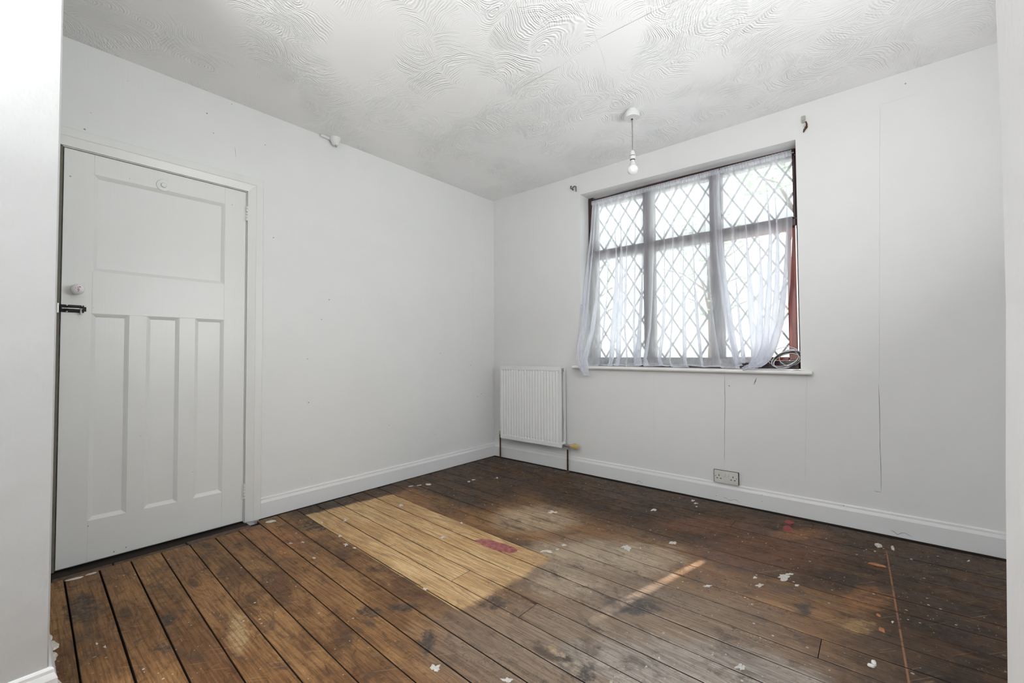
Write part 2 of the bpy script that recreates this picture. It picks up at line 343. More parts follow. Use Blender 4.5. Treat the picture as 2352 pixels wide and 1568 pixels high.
    ln = t.math('MULTIPLY', t.ss(sx_, 0.0042, 0.0015), t.ss(sp.outputs[1], -0.24, -0.30))
    col = t.mix(t.math('MULTIPLY', ln, t.ss(grime, 0.40, 0.50, 0.25, 0.8)), col, (0.36, 0.17, 0.09))
    # tiny paint spatter
    for s2, thr, r_ in ((30.0, 0.10, 0.15), (75.0, 0.07, 0.17)):
        v = t.new('ShaderNodeTexVoronoi', {'Vector': t.vec('MULTIPLY', P, (1, 1, 0)), 'Scale': s2}); v.voronoi_dimensions = '2D'
        c3 = t.new('ShaderNodeSeparateColor', {0: v.outputs['Color']})
        hit = t.math('MULTIPLY', t.math('LESS_THAN', v.outputs['Distance'], t.math('MULTIPLY', c3.outputs[1], r_)), t.math('LESS_THAN', c3.outputs[0], thr))
        hit = t.math('MULTIPLY', hit, t.ss(t.noise(P, 2.2, 3), 0.42, 0.56))
        col = t.mix(t.math('MULTIPLY', hit, 0.85), col, (0.66, 0.60, 0.50))
    t.set(t.bsdf.inputs['Base Color'], col)
    # varnish is polished where feet wore it, dull elsewhere
    gq = t.vec('LENGTH', t.vec('MULTIPLY', t.vec('SUBTRACT', Q, (2.2, -1.65, 0)), (1.0, 1.0, 0)))
    worn = t.ss(gq, 1.05, 0.45)
    rg = t.math('ADD', t.math('SUBTRACT', t.ss(patch, 0.3, 0.7, 0.40, 0.54), t.math('MULTIPLY', worn, 0.13)), t.ss(grime, 0.4, 0.7, -0.05, 0.12))
    t.set(t.bsdf.inputs['Roughness'], rg)
    t.set(t.bsdf.inputs['Specular IOR Level'], t.math('ADD', 0.19, t.math('MULTIPLY', worn, 0.46)))
    h = t.math('ADD', t.math('MULTIPLY', fine, 0.6), t.math('ADD', t.math('MULTIPLY', ring, 0.18), t.math('MULTIPLY', grime, 0.5)))
    t.set(t.bsdf.inputs['Normal'], t.bump(h, 0.5, 0.0011))
    return t.m
m_board = board_mat()
m_thresh = simple('worn_threshold_wood', (0.10, 0.055, 0.032), 0.6, 0, 0.8, 40, 0, 0.4)

# ------------------------------------------------------------------ mesh helpers
def link(name, bm, mat, parent=None, smooth=False, loc=None):
    me = bpy.data.meshes.new(name)
    bmesh.ops.recalc_face_normals(bm, faces=bm.faces)
    if smooth:
        for e in bm.edges:
            if len(e.link_faces) == 2 and e.calc_face_angle(0) > 0.75 and mat is not m_sheer: e.smooth = False
    bm.to_mesh(me); bm.free()
    for mt in (mat if isinstance(mat, (list, tuple)) else [mat]): me.materials.append(mt)
    if smooth:
        for f in me.polygons: f.use_smooth = True
    o = bpy.data.objects.new(name, me); COL.objects.link(o)
    if parent is not None: o.parent = parent
    if loc is not None: o.location = loc
    return o
def box(bm, x0, x1, y0, y1, z0, z1):
    vs = [bm.verts.new(c) for c in ((x0, y0, z0), (x1, y0, z0), (x1, y1, z0), (x0, y1, z0), (x0, y0, z1), (x1, y0, z1), (x1, y1, z1), (x0, y1, z1))]
    fs = [bm.faces.new([vs[i] for i in f]) for f in ((3, 2, 1, 0), (4, 5, 6, 7), (0, 1, 5, 4), (1, 2, 6, 5), (2, 3, 7, 6), (3, 0, 4, 7))]
    return vs, fs
def bevelled(x0, x1, y0, y1, z0, z1, b=0.002, seg=1):
    bm = bmesh.new(); box(bm, x0, x1, y0, y1, z0, z1)
    bmesh.ops.bevel(bm, geom=list(bm.edges), offset=b, segments=seg, affect='EDGES'); return bm
def new_box(name, x0, x1, y0, y1, z0, z1, mat, parent=None, b=0.0, seg=1):
    if b: bm = bevelled(x0, x1, y0, y1, z0, z1, b, seg)
    else: bm = bmesh.new(); box(bm, x0, x1, y0, y1, z0, z1)
    return link(name, bm, mat, parent)
def lathe(bm, prof, origin=(0, 0, 0), axis='Z', n=24, cap=True):
    """prof: list of (r, h) along the axis"""
    def P(r, h, a):
        c, s = r * math.cos(a), r * math.sin(a); o = Vector(origin)
        if axis == 'Z': return o + Vector((c, s, h))
        if axis == 'X': return o + Vector((h, c, s))
        return o + Vector((c, h, s))
    rings = []
    for r, h in prof:
        rings.append([bm.verts.new(P(max(r, 1e-5), h, 2 * PI * i / n)) for i in range(n)])
    for a, b in zip(rings[:-1], rings[1:]):
        for i in range(n): bm.faces.new((a[i], a[(i + 1) % n], b[(i + 1) % n], b[i]))
    if cap:
        bm.faces.new(rings[0][::-1]); bm.faces.new(rings[-1])
def tube(bm, pts, r, n=8, closed=False, rads=None):
    pts = [Vector(p) for p in pts]; m = len(pts); rings = []
    prev = None
    for i, p in enumerate(pts):
        a = pts[(i - 1) % m] if (closed or i > 0) else p; b = pts[(i + 1) % m] if (closed or i < m - 1) else p
        d = (b - a).normalized()
        if prev is None:
            up = Vector((0, 0, 1)) if abs(d.z) < 0.9 else Vector((1, 0, 0)); s = d.cross(up).normalized()
        else: s = (prev - d * prev.dot(d)).normalized()
        prev = s; t_ = d.cross(s); R_ = rads[i] if rads else r
        rings.append([bm.verts.new(p + (s * math.cos(2 * PI * k / n) + t_ * math.sin(2 * PI * k / n)) * R_) for k in range(n)])
    last = m if closed else m - 1
    for i in range(last):
        A, B = rings[i], rings[(i + 1) % m]
        for k in range(n): bm.faces.new((A[k], A[(k + 1) % n], B[(k + 1) % n], B[k]))
    if not closed: bm.faces.new(rings[0][::-1]); bm.faces.new(rings[-1])
def ribbon(bm, pts, wdt, nrm, thick=0.0006):
    """thin raised line following pts on a plane with normal nrm"""
    nrm = Vector(nrm); pts = [Vector(p) for p in pts]; L = []
    for i, p in enumerate(pts):
        a = pts[max(0, i - 1)]; b = pts[min(len(pts) - 1, i + 1)]; s = (b - a).normalized().cross(nrm)
        ww = wdt * (0.25 if i in (0, len(pts) - 1) else random.uniform(0.6, 1.2)) / 2
        L.append([bm.verts.new(p + s * ww), bm.verts.new(p + nrm * thick), bm.verts.new(p - s * ww)])
    for A, B in zip(L[:-1], L[1:]):
        bm.faces.new((A[0], A[1], B[1], B[0])); bm.faces.new((A[1], A[2], B[2], B[1]))
def empty(name, loc=(0, 0, 0), parent=None):
    o = bpy.data.objects.new(name, None); COL.objects.link(o); o.location = loc; o.empty_display_size = 0.1
    if parent is not None: o.parent = parent
    return o
def structure(o): o['kind'] = 'structure'; return o
def thing(o, label, cat, group=None):
    o['label'] = label; o['category'] = cat
    if group: o['group'] = group
    return o

# ------------------------------------------------------------------ structure: shell
XR = 3.45; YF = -6.5; YP = -3.05; X1 = 1.108
# left wall with a recess for the door
bm = bmesh.new()
DY0, DY1, DZ = -2.982, -2.202, 1.992
box(bm, -0.14, 0, YF, DY0 - 0.010, -0.05, H); box(bm, -0.14, 0, DY1 + 0.004, 0.30, -0.05, H)
box(bm, -0.14, 0, DY0 - 0.010, DY1 + 0.004, DZ + 0.004, H); box(bm, -0.14, -0.045, DY0 - 0.010, DY1 + 0.004, -0.05, DZ + 0.004)
wall_left = structure(link('wall_left', bm, m_wall))
# window wall
WX0, WX1, WZ0, WZ1 = 1.000, 2.540, 0.872, 2.322
bm = bmesh.new()
box(bm, 0, WX0, 0, 0.24, -0.05, H); box(bm, WX1, XR + .2, 0, 0.24, -0.05, H)
box(bm, WX0, WX1, 0, 0.24, -0.05, WZ0)
vs, _ = box(bm, WX0, WX1, 0, 0.24, WZ1, H)
for v in vs:   # the lintel soffit is slightly out of level
    if v.co.z < WZ1 + 0.01: v.co.z = 2.338 if v.co.x < 1.5 else 2.306
wall_window = structure(link('wall_window', bm, m_wallw))
bm = bmesh.new()     # right wall, with an unseen window opening added for the side fill light
box(bm, XR, XR + 0.2, YF, -2.30, -0.05, H); box(bm, XR, XR + 0.2, -1.20, 0.0, -0.05, H)
box(bm, XR, XR + 0.2, -2.30, -1.20, -0.05, 0.90); box(bm, XR, XR + 0.2, -2.30, -1.20, 2.10, H)
structure(link('wall_right', bm, m_wallw))
# partition stub on the left with slightly crooked plaster corner
zs = [-0.05, 0.02, 0.10, 0.30, 0.60, 0.95, 1.3, 1.7, 2.1, H]
ex = [0.0, 0.0, 0.0, 0.0015, -0.001, 0.001, -0.001, 0.001, 0.0, 0.0]
bm = bmesh.new(); cols = []
for z, e in zip(zs, ex):
    cols.append([bm.verts.new(c) for c in ((0.0, -3.17, z), (X1 + e, -3.17, z), (X1 + e, YP - 0.004, z), (X1 + e - 0.004, YP, z), (0.0, YP, z))])
for a, b in zip(cols[:-1], cols[1:]):
    for i in range(5): bm.faces.new((a[i], a[(i + 1) % 5], b[(i + 1) % 5], b[i]))
bm.faces.new(cols[0]); bm.faces.new(cols[-1])
wall_partition = structure(link('wall_partition', bm, m_stub))
# chimney breast on the right whose corner fills the right edge of the view
XC, YC = 3.020, -2.425
zs = [-0.05, 0.30, 0.62, 0.85, 1.05, 1.22, 1.50, 1.72, 1.95, 2.2, H]
ex = [-0.011, -0.009, -0.009, -0.005, 0.000, 0.0012, 0.000, 0.0012, 0.0002, -0.0005, -0.001]
bm = bmesh.new(); cols = []
for z, e in zip(zs, ex):
    cols.append([bm.verts.new(c) for c in ((XC + e, -4.2, z), (XC + e, YC - 0.006, z), (XC + e + 0.004, YC, z), (XR, YC, z), (XR, -4.2, z))])
for a, b in zip(cols[:-1], cols[1:]):
    for i in range(5): bm.faces.new((a[i], a[(i + 1) % 5], b[(i + 1) % 5], b[i]))
bm.faces.new(cols[0]); bm.faces.new(cols[-1])
structure(link('wall_chimney', bm, m_breast))
# wall behind the camera, its bay opening added to let daylight in
bm = bmesh.new()
box(bm, -0.14, 0.20, YF - 0.12, YF, -0.05, H); box(bm, 1.90, XR + .2, YF - 0.12, YF, -0.05, H)
box(bm, 0.20, 1.90, YF - 0.12, YF, -0.05, 0.75); box(bm, 0.20, 1.90, YF - 0.12, YF, 2.25, H)
structure(link('wall_front', bm, m_wall))
ceiling = structure(new_box('ceiling', -0.14, XR + 0.2, YF - 0.12, 0.24, H, H + 0.1, m_ceil))
floor = structure(new_box('floor', -0.14, XR + 0.2, YF - 0.12, 0.24, -0.14, -0.028, m_dark))
# boards continue plainly into the room behind the camera
structure(new_box('floor_front_room', 0.02, XR - 0.02, YF + 0.02, -3.66, -0.028, 0.0, m_thresh))

# ------------------------------------------------------------------ floorboards, one object each
GAPS = [(-2.9535,-0.0202,-0.0035),(-2.8381,-0.0231,-0.0020),(-2.7252,-0.0260,-0.0006),(-2.6097,-0.0304,0.0008),(-2.4904,-0.0345,0.0022),(-2.3754,-0.0373,0.0035),(-2.2589,-0.0404,0.0049),(-2.1430,-0.0456,0.0061),(-2.0249,-0.0503,0.0073),(-1.9050,-0.0556,0.0085),(-1.7817,-0.0628,0.0097),(-1.6646,-0.0633,0.0108),(-1.5518,-0.0653,0.0119),(-1.4383,-0.0652,0.0129),(-1.3145,-0.0716,0.0140),(-1.1968,-0.0722,0.0149),(-1.0775,-0.0742,0.0159),(-0.9537,-0.0772,0.0168),(-0.8363,-0.0766,0.0176),(-0.6995,-0.0844,0.0184),(-0.5658,-0.0914,0.0192),(-0.4482,-0.0934,0.0200),(-0.3199,-0.0999,0.0207),(-0.1901,-0.1028,0.0214),(-0.0657,-0.1065,0.0220)]
def gy(i, x):
    if i < 0: a, b, c = GAPS[0]; return a + b * x + c * x * x + 0.118 * i
    if i >= len(GAPS): return -0.058
    a, b, c = GAPS[i]; return min(a + b * x + c * x * x, -0.066)
def board(i, xa, xb, gl=None, name='floorboard'):
    """board between gap i (near side) and gap i+1 (far side)"""
    g0 = 0.0034 if i in (0, 1) else 0.0023
    n = 5; bm = bmesh.new(); rows = []
    dz0, dz1, tl = random.uniform(-0.0010, 0.0), random.uniform(-0.0010, 0.0), random.uniform(-0.0005, 0.0005)
    for k in range(n + 1):
        x = xa + (xb - xa) * k / n; ya = gy(i, x) + g0; yb = gy(i + 1, x) - g0
        if yb - ya < 0.01: yb = ya + 0.01
        jit = (mnoise.noise(Vector((x * 2.3, i * 3.1, 0))) * 0.0012)
        ya += jit
        z = dz0 + (dz1 - dz0) * k / n; b = 0.0018
        rows.append([bm.verts.new(c) for c in ((x, ya, -0.026), (x, ya, z - b), (x, ya + b, z + tl), (x, yb - b, z - tl), (x, yb, z - b), (x, yb, -0.026))])
    for A, B in zip(rows[:-1], rows[1:]):
        for q in range(5):
            f = bm.faces.new((A[q], A[q + 1], B[q + 1], B[q]))
            if q in (0, 4): f.material_index = 1      # grimy sides of the board
    bm.faces.new(rows[0][::-1]).material_index = 1; bm.faces.new(rows[-1]).material_index = 1
    return link(name, bm, [m_board, m_dark], floor)
JOINTS = {10: [1.452, 1.846], 14: [2.735], 22: [2.236], 8: [2.62], 4: [2.4], 18: [0.9], 23: [0.62], 12: [2.95], 1: [1.9]}
for i in range(-6, len(GAPS)):
    y_mid = gy(i, 0.1)
    xa = 0.110 if y_mid < -2.19 else 0.030
    xa += random.uniform(-0.006, 0.010)
    if i >= 21: xa = 0.035
    if i == 24: continue
    if y_mid < YP + .02: xa = X1 - 0.002 if y_mid < -3.16 else 0.11
    xe = XR - 0.015
    if gy(i, 1) < YC - 0.02: xe = XC - 0.012
    if i == -2: xa = 0.11
    cuts = [xa] + JOINTS.get(i, []) + [xe]
    for a, b in zip(cuts[:-1], cuts[1:]):
        board(i, a + (0.0012 if a != xa else 0), b - (0.0012 if b != xe else 0))
# last narrow board, tapering away along the window wall
bm = bmesh.new(); rows = []
for k in range(7):
    x = 0.035 + (XR - 0.05) * k / 6; ya = gy(24, x) + 0.002; yb = -0.048 + 0.005 * math.sin(k * 2.1)
    if yb < ya + .004: yb = ya + .004
    rows.append([bm.verts.new(c) for c in ((x, ya, -0.026), (x, ya, -0.002), (x, yb, -0.003), (x, yb, -0.026))])
for A, B in zip(rows[:-1], rows[1:]):
    for q in range(3): bm.faces.new((A[q], A[q + 1], B[q + 1], B[q]))
link('floorboard', bm, m_board, floor)
# dark filler strips, painting the shade of the gaps under skirtings and door
for a_ in ((0.0, XR, -0.0175, -0.0005), (0.0005, 0.0175, -2.119, -0.0175), (-0.044, 0.056, -2.99, -2.190)):
    new_box('dark_filler', *a_, -0.0279, -0.0015 if a_[0] >= 0 else -0.006, m_dark, floor)
# threshold strip under the door
bm = bmesh.new()
for a, b in ((-2.99, -2.79), (-2.785, -2.50), (-2.495, -2.19)):
    box(bm, 0.058, 0.104, a, b, -0.026, random.uniform(-0.006, -0.002))
bmesh.ops.bevel(bm, geom=list(bm.edges), offset=0.003, segments=1, affect='EDGES')
link('threshold_strip', bm, m_thresh, floor)
# broken tongue beside the short board: orange split wood visible in a wedge shaped hole
bm = bmesh.new()
yy = lambda x: gy(11, x)
vs = [bm.verts.new(c) for c in ((1.722, yy(1.722) - 0.001, 0.0006), (1.844, yy(1.844) - 0.001, 0.0006), (1.844, yy(1.844) - 0.013, 0.0006), (1.79, yy(1.79) - 0.008, 0.0006))]
bm.faces.new(vs); ex_ = bmesh.ops.extrude_face_region(bm, geom=list(bm.faces)); bmesh.ops.translate(bm, verts=[g for g in ex_['geom'] if isinstance(g, bmesh.types.BMVert)], vec=(0, 0, -0.004))
o = link('split_hole', bm, m_pipe, floor); o['label'] = 'dark wedge-shaped split beside the short board'

def blob_bm(cx, cy, ax, ay, bx, by, z=0.0003, h=0.0009, n=14, rag=0.35, seed=0, bm=None, base=0.0):
    bm = bm or bmesh.new(); out = []; mid = []
    for k in range(n):
        a = 2 * PI * k / n; r = 1 + rag * mnoise.noise(Vector((math.cos(a) * 1.6 + seed * 3.7, math.sin(a) * 1.6, seed * 1.3)))
        r *= 1 + rag * 0.6 * mnoise.noise(Vector((math.cos(a) * 5 + seed, math.sin(a) * 5, seed * 2.3)))
        px = cx + (ax * math.cos(a) + bx * math.sin(a)) * r; py = cy + (ay * math.cos(a) + by * math.sin(a)) * r
        out.append(bm.verts.new((px, py, base - 0.0012)))
        mid.append(bm.verts.new((cx + (px - cx) * 0.88, cy + (py - cy) * 0.88, base + z + h)))
    for k in range(n): bm.faces.new((out[k], out[(k + 1) % n], mid[(k + 1) % n], mid[k]))
    bm.faces.new(mid); return bm

SPLASH = [(0.435,-1.796,0.0081,0.0067,-0.0193,0.0105),(0.624,-1.929,0.0074,0.0062,-0.0163,0.0086),(0.753,-1.964,0.0088,0.0073,-0.0147,0.0080),(0.552,-2.096,0.0072,0.0060,-0.0108,0.0048),(0.774,-2.141,0.0066,0.0055,-0.0091,0.0042),(0.446,-0.775,0.0105,0.0086,-0.0166,0.0160),(0.435,-0.716,0.0107,0.0088,-0.0127,0.0125),(0.547,-0.563,0.0081,0.0066,-0.0131,0.0143),(1.602,-1.355,0.0237,0.0197,-0.0114,0.0156),(1.640,-1.300,0.0068,0.0057,-0.0069,0.0101),(1.636,-1.238,0.0139,0.0116,-0.0071,0.0107),(1.897,-1.057,0.0206,0.0171,-0.0200,0.0417),(1.327,-0.893,0.0210,0.0174,-0.0128,0.0183),(2.059,-0.851,0.0175,0.0145,-0.0076,0.0209),(1.928,-0.118,0.0090,0.0074,-0.0071,0.0221),(1.958,-0.159,0.0111,0.0091,-0.0043,0.0137),(2.577,-0.842,0.0149,0.0124,-0.0019,0.0134),(2.497,-1.030,0.0114,0.0095,-0.0037,0.0196),(2.328,-1.180,0.0114,0.0095,-0.0037,0.0127),(2.618,-0.929,0.0085,0.0071,-0.0013,0.0103),(1.793,-0.450,0.0149,0.0123,-0.0091,0.0223),(3.209,-0.152,0.0047,0.0039,0.0011,0.0099),(2.925,-1.004,0.0037,0.0031,0.0001,0.0085),(0.819,-2.921,0.0047,0.0039,-0.0094,0.0010),(0.862,-2.905,0.0046,0.0039,-0.0091,0.0010),(1.811,-2.240,0.0128,0.0107,-0.0135,0.0111),(2.021,-2.131,0.0143,0.0120,-0.0081,0.0093),(0.511,-2.144,0.0054,0.0044,-0.0110,0.0046),(0.366,-1.904,0.0060,0.0050,-0.0131,0.0063),(0.824,-1.957,0.0069,0.0058,-0.0093,0.0053),(1.005,-1.376,0.0060,0.0049,-0.0097,0.0090),(1.955,-1.019,0.0051,0.0042,-0.0042,0.0094),(1.983,-0.222,0.0054,0.0044,-0.0038,0.0123),(2.469,-0.972,0.0074,0.0061,-0.0016,0.0083),(2.340,-1.740,0.0033,0.0027,-0.0024,0.0059),(2.324,-1.805,0.0032,0.0027,-0.0024,0.0055),(1.416,-1.969,0.0086,0.0071,-0.0082,0.0065),(1.076,-1.577,0.0128,0.0106,-0.0108,0.0092),(0.482,-1.428,0.0111,0.0092,-0.0277,0.0196),(2.554,-1.612,0.0127,0.0106,-0.0042,0.0189),(2.561,-0.890,0.0236,0.0196,-0.0051,0.0346)]
for k, s in enumerate(SPLASH):
    link('paint_splash', blob_bm(s[0], s[1], *[q * 0.8 for q in s[2:]], seed=k + 1, n=18, rag=1.0 if k % 3 else 1.5, z=0.0002, h=0.0007), m_splash, floor)
# faded red patch on the pale boards
bm = bmesh.new()
red = [(1.235,-1.497),(1.262,-1.452),(1.305,-1.437),(1.345,-1.432),(1.400,-1.428),(1.450,-1.425),(1.487,-1.436),(1.497,-1.462),(1.480,-1.487),(1.440,-1.502),(1.38,-1.5125),(1.30,-1.5085)]
a = [bm.verts.new((x, y, -0.0015)) for x, y in red]
cx = sum(p[0] for p in red) / len(red); cy = sum(p[1] for p in red) / len(red)
b = [bm.verts.new((cx + (x - cx) * 0.985, cy + (y - cy) * 0.96, 0.0006)) for x, y in red]
for k in range(len(red)): bm.faces.new((a[k], a[(k + 1) % len(red)], b[(k + 1) % len(red)], b[k]))
bm.faces.new(b)
o = link('red_paint_patch', bm, m_redpaint, floor); o['label'] = 'faded red painted strip on the pale boards'
for cx, cy, s_, lab in ((2.482, -0.142, 1.0, 'crimson paint spot near the window wall'), (2.487, -0.252, 1.1, 'orange red paint spot near the window wall')):
    o = link('red_paint_spot', blob_bm(cx, cy, 0.020 * s_, 0.014 * s_, -0.010 * s_, 0.036 * s_, seed=int(cy * 100), rag=0.3, z=0.0001, h=0.0005), m_redspot, floor); o['label'] = lab
# crumbled plaster stuck along the foot of the stub wall
for k, (x, y, r) in enumerate(((1.07, -3.036, 0.012), (0.99, -3.03, 0.016), (0.80, -3.028, 0.017), (0.72, -3.025, 0.020), (0.65, -3.03, 0.014), (0.52, -3.034, 0.010), (0.42, -3.03, 0.013))):
    bm = bmesh.new(); bmesh.ops.create_icosphere(bm, subdivisions=2, radius=1.0)
    for v in bm.verts:
        v.co *= 1 + 0.35 * mnoise.noise(v.co * 2.1 + Vector((k * 5, 0, 0)))
        v.co = Vector((x + v.co.x * r * 1.9, y + v.co.y * r * 0.9, v.co.z * r * 0.45 + 0.001))
    link('plaster_crust', bm, m_plaster, floor)

# ------------------------------------------------------------------ loose debris on the floor (things)
def flake(name, x, y, L, W, T, rot, mat, label, cat, seed=1, rag=0.4, n=12):
    ca, sa = math.cos(rot), math.sin(rot)
    bm = bmesh.new(); top = []; bot = []
    for k in range(n):
        a = 2 * PI * k / n; r = 1 + rag * mnoise.noise(Vector((math.cos(a) * 2 + seed * 7.1, math.sin(a) * 2, seed)))
        u, v = L / 2 * math.cos(a) * r, W / 2 * math.sin(a) * r
        X, Y = u * ca - v * sa, u * sa + v * ca
        bot.append(bm.verts.new((X, Y, 0.0))); top.append(bm.verts.new((X * 0.85, Y * 0.85, T * (0.8 + 0.5 * mnoise.noise(Vector((k, seed, 0)))))))
    for k in range(n): bm.faces.new((bot[k], bot[(k + 1) % n], top[(k + 1) % n], top[k]))
    c = bm.verts.new((0, 0, T * 1.1))
    for k in range(n): bm.faces.new((top[k], top[(k + 1) % n], c))
    bm.faces.new(bot[::-1])
    o = link(name, bm, mat); o.location = (x, y, 0.0002); return thing(o, label, cat)
flake('plaster_flake', 0.142, -2.925, 0.060, 0.018, 0.004, 1.45, m_splash, 'long white plaster flake at the foot of the door, nearest the partition wall', 'plaster', 2, 0.6)
flake('plaster_flake', 0.140, -2.870, 0.040, 0.014, 0.004, 1.5, m_splash, 'shorter white plaster flake beside the long one at the foot of the door', 'plaster', 5, 0.6)
flake('plaster_flake', 0.112, -2.095, 0.060, 0.036, 0.005, 1.2, m_plaster, 'leaf-shaped pale plaster flake by the baseboard just right of the door frame', 'plaster', 9, 0.6)
for k, (x, y, L, W, r, lab) in enumerate(((0.192, -1.14, 0.040, 0.016, 1.0, 'flat white shard lowest in the cluster near the left baseboard'), (0.225, -1.085, 0.038, 0.012, 1.1, 'thin curved white shard in the middle of the cluster near the left baseboard'), (0.262, -1.03, 0.045, 0.030, 0.6, 'folded white triangular shard at the far end of the cluster near the left baseboard'))):
    flake('white_shard', x, y, L, W, 0.006 if k == 2 else 0.003, r, m_splash, lab, 'debris', 20 + k, 0.9)
flake('wood_splinter', 2.878, -0.485, 0.066, 0.020, 0.006, 0.03, m_chip, 'orange sliver of fresh wood on the dark boards near the scored line', 'wood splinter', 31, 0.35)
flake('wood_chip', 2.885, -0.985, 0.014, 0.020, 0.004, 0.5, m_chip, 'small round orange wood chip beside a white dot on the dark boards', 'wood chip', 33, 0.5)
flake('wood_chip', 2.895, -1.09, 0.018, 0.026, 0.005, 0.1, m_chip, 'larger orange wood chip left of the scored line, nearer the camera', 'wood chip', 34, 0.6)
flake('plaster_crumb', 2.882, -0.222, 0.030, 0.048, 0.010, 0.2, m_plaster, 'pale plaster crumb where the scored floor line meets the window wall baseboard', 'plaster', 41, 0.6)
flake('plaster_crumb', 2.938, -0.215, 0.012, 0.060, 0.008, 0.1, m_plaster, 'narrow upright-looking plaster crumb right of the scored line by the baseboard', 'plaster', 42, 0.6)
flake('pale_crumb', 2.875, -1.325, 0.014, 0.030, 0.007, 0.1, m_sill, 'upper of two pale cream crumbs at the bottom right of the floor', 'crumb', 43, 0.3)
flake('pale_crumb', 2.868, -1.345, 0.020, 0.014, 0.006, 0.1, m_sill, 'lower of two pale cream crumbs at the bottom right of the floor', 'crumb', 44, 0.3)

# ------------------------------------------------------------------ baseboards
SK = [(0.0, 0.0), (0.016, 0.0), (0.016, 0.092), (0.0135, 0.099), (0.0100, 0.108), (0.0095, 0.117), (0.0060, 0.122), (0.0, 0.123)]
def skirting(name, p0, p1, nrm, wob=0.0006, n=24, mitre0=0, mitre1=0):
    p0, p1, nrm = Vector(p0), Vector(p1), Vector(nrm); bm = bmesh.new(); rows = []
    d = (p1 - p0); dn = d.normalized()
    for k in range(n + 1):
        p = p0 + d * k / n; row = []
        for j, (o_, z) in enumerate(SK):
            q = p + nrm * o_ + Vector((0, 0, z))
            if k == 0: q += dn * o_ * mitre0
            if k == n: q += dn * o_ * mitre1
            q += nrm * (wob * mnoise.noise(q * 6)) * (1 if o_ > 0 else 0)
            if j == 1 and 0 < k < n: q.z += 0.0015 * max(0, mnoise.noise(q * 9))
            row.append(bm.verts.new(q))
        rows.append(row)
    for A, B in zip(rows[:-1], rows[1:]):
        for q in range(len(SK)): bm.faces.new((A[q], A[(q + 1) % len(SK)], B[(q + 1) % len(SK)], B[q]))
    bm.faces.new(rows[0]); bm.faces.new(rows[-1][::-1])
    return link(name, bm, m_skirt)
structure(skirting('baseboard_left', (0, -2.119, 0), (0, 0, 0), (1, 0, 0), mitre1=-1))
structure(skirting('baseboard_window', (0, 0, 0), (XR, 0, 0), (0, -1, 0), mitre0=1, n=60))
b = structure(skirting('baseboard_partition', (X1 - 0.001, -3.17, 0), (X1 - 0.001, YP + 0.001, 0), (1, 0, 0), mitre1=1))
b2 = structure(skirting('baseboard_partition_return', (0.0, YP, 0), (X1 - 0.001, YP, 0), (0, 1, 0), mitre1=1))
structure(skirting('baseboard_right', (XR, YC, 0), (XR, 0, 0), (-1, 0, 0)))
# chipped lower edge of the window wall baseboard
bm = bmesh.new()
for x0, L in ((2.09, 0.10), (2.93, 0.09), (1.47, 0.06)):
    pts = [(x0 + L * k / 6, -0.0163, 0.012 + 0.018 * abs(math.sin(k * 2.3 + x0 * 7))) for k in range(7)]
    ribbon(bm, pts, 0.0022, (0, -1, 0))
o = link('paint_crack', bm, m_crack, bpy.data.objects['baseboard_window'])

# ------------------------------------------------------------------ wall cracks and paper seams
def wobble(a, b, n=12, amp=0.0025, ax=0):
    a, b = Vector(a), Vector(b); pts = []
    for k in range(n + 1):
        p = a.lerp(b, k / n); p[ax] += amp * mnoise.noise(p * 7 + Vector((3, 1, 2))); pts.append(p)
    return pts
def wall_line(name, a, b, wdt, parent, nrm, mat, n=14, amp=0.002, ax=0):
    bm = bmesh.new(); ribbon(bm, wobble(a, b, n, amp, ax), wdt, nrm, 0.0004); return link(name, bm, mat, parent)
m_seam = simple('paper_seam_shade', (0.67, 0.67, 0.66), 0.7)
Y0 = -0.0002
wall_line('wall_crack', (2.111, Y0, 0.845), (2.100, Y0, 0.265), 0.0026, wall_window, (0, -1, 0), m_crack)
wall_line('paper_seam', (2.100, Y0, 0.26), (2.098, Y0, 0.125), 0.0016, wall_window, (0, -1, 0), m_seam, 6)
wall_line('wall_crack', (2.570, Y0, 0.86), (2.548, Y0, 0.20), 0.0014, wall_window, (0, -1, 0), m_seam)
wall_line('wall_crack', (2.900, Y0, 0.82), (2.898, Y0, 0.222), 0.0020, wall_window, (0, -1, 0), m_crack)
wall_line('paper_seam', (2.940, Y0, 2.372), (2.902, Y0, 0.82), 0.0020, wall_window, (0, -1, 0), m_seam, 20)
wall_line('paper_seam', (2.898, Y0, 0.222), (2.866, Y0, 0.222), 0.0018, wall_window, (0, -1, 0), m_crack, 5, 0.001, 2)
wall_line('paper_seam', (2.940, Y0, 2.372), (3.085, Y0, 2.374), 0.0020, wall_window, (0, -1, 0), m_seam, 8, 0.002, 2)
wall_line('paper_seam', (1.62, Y0, 0.85), (1.615, Y0, 0.13), 0.0012, wall_window, (0, -1, 0), m_seam)
o = wall_line('paint_scratch', (2.300, Y0, 0.832), (2.284, Y0, 0.785), 0.0042, wall_window, (0, -1, 0), m_black, 4, 0.0005)
wall_line('paper_seam', (0.0002, -0.30, 2.35), (0.0002, -0.302, 0.6), 0.0012, wall_left, (1, 0, 0), m_seam, 20, 0.002, 1)
wall_line('paper_seam', (0.0002, -2.265, 2.18), (0.0002, -2.27, 2.24), 0.0012, wall_left, (1, 0, 0), m_crack, 4, 0.002, 1)
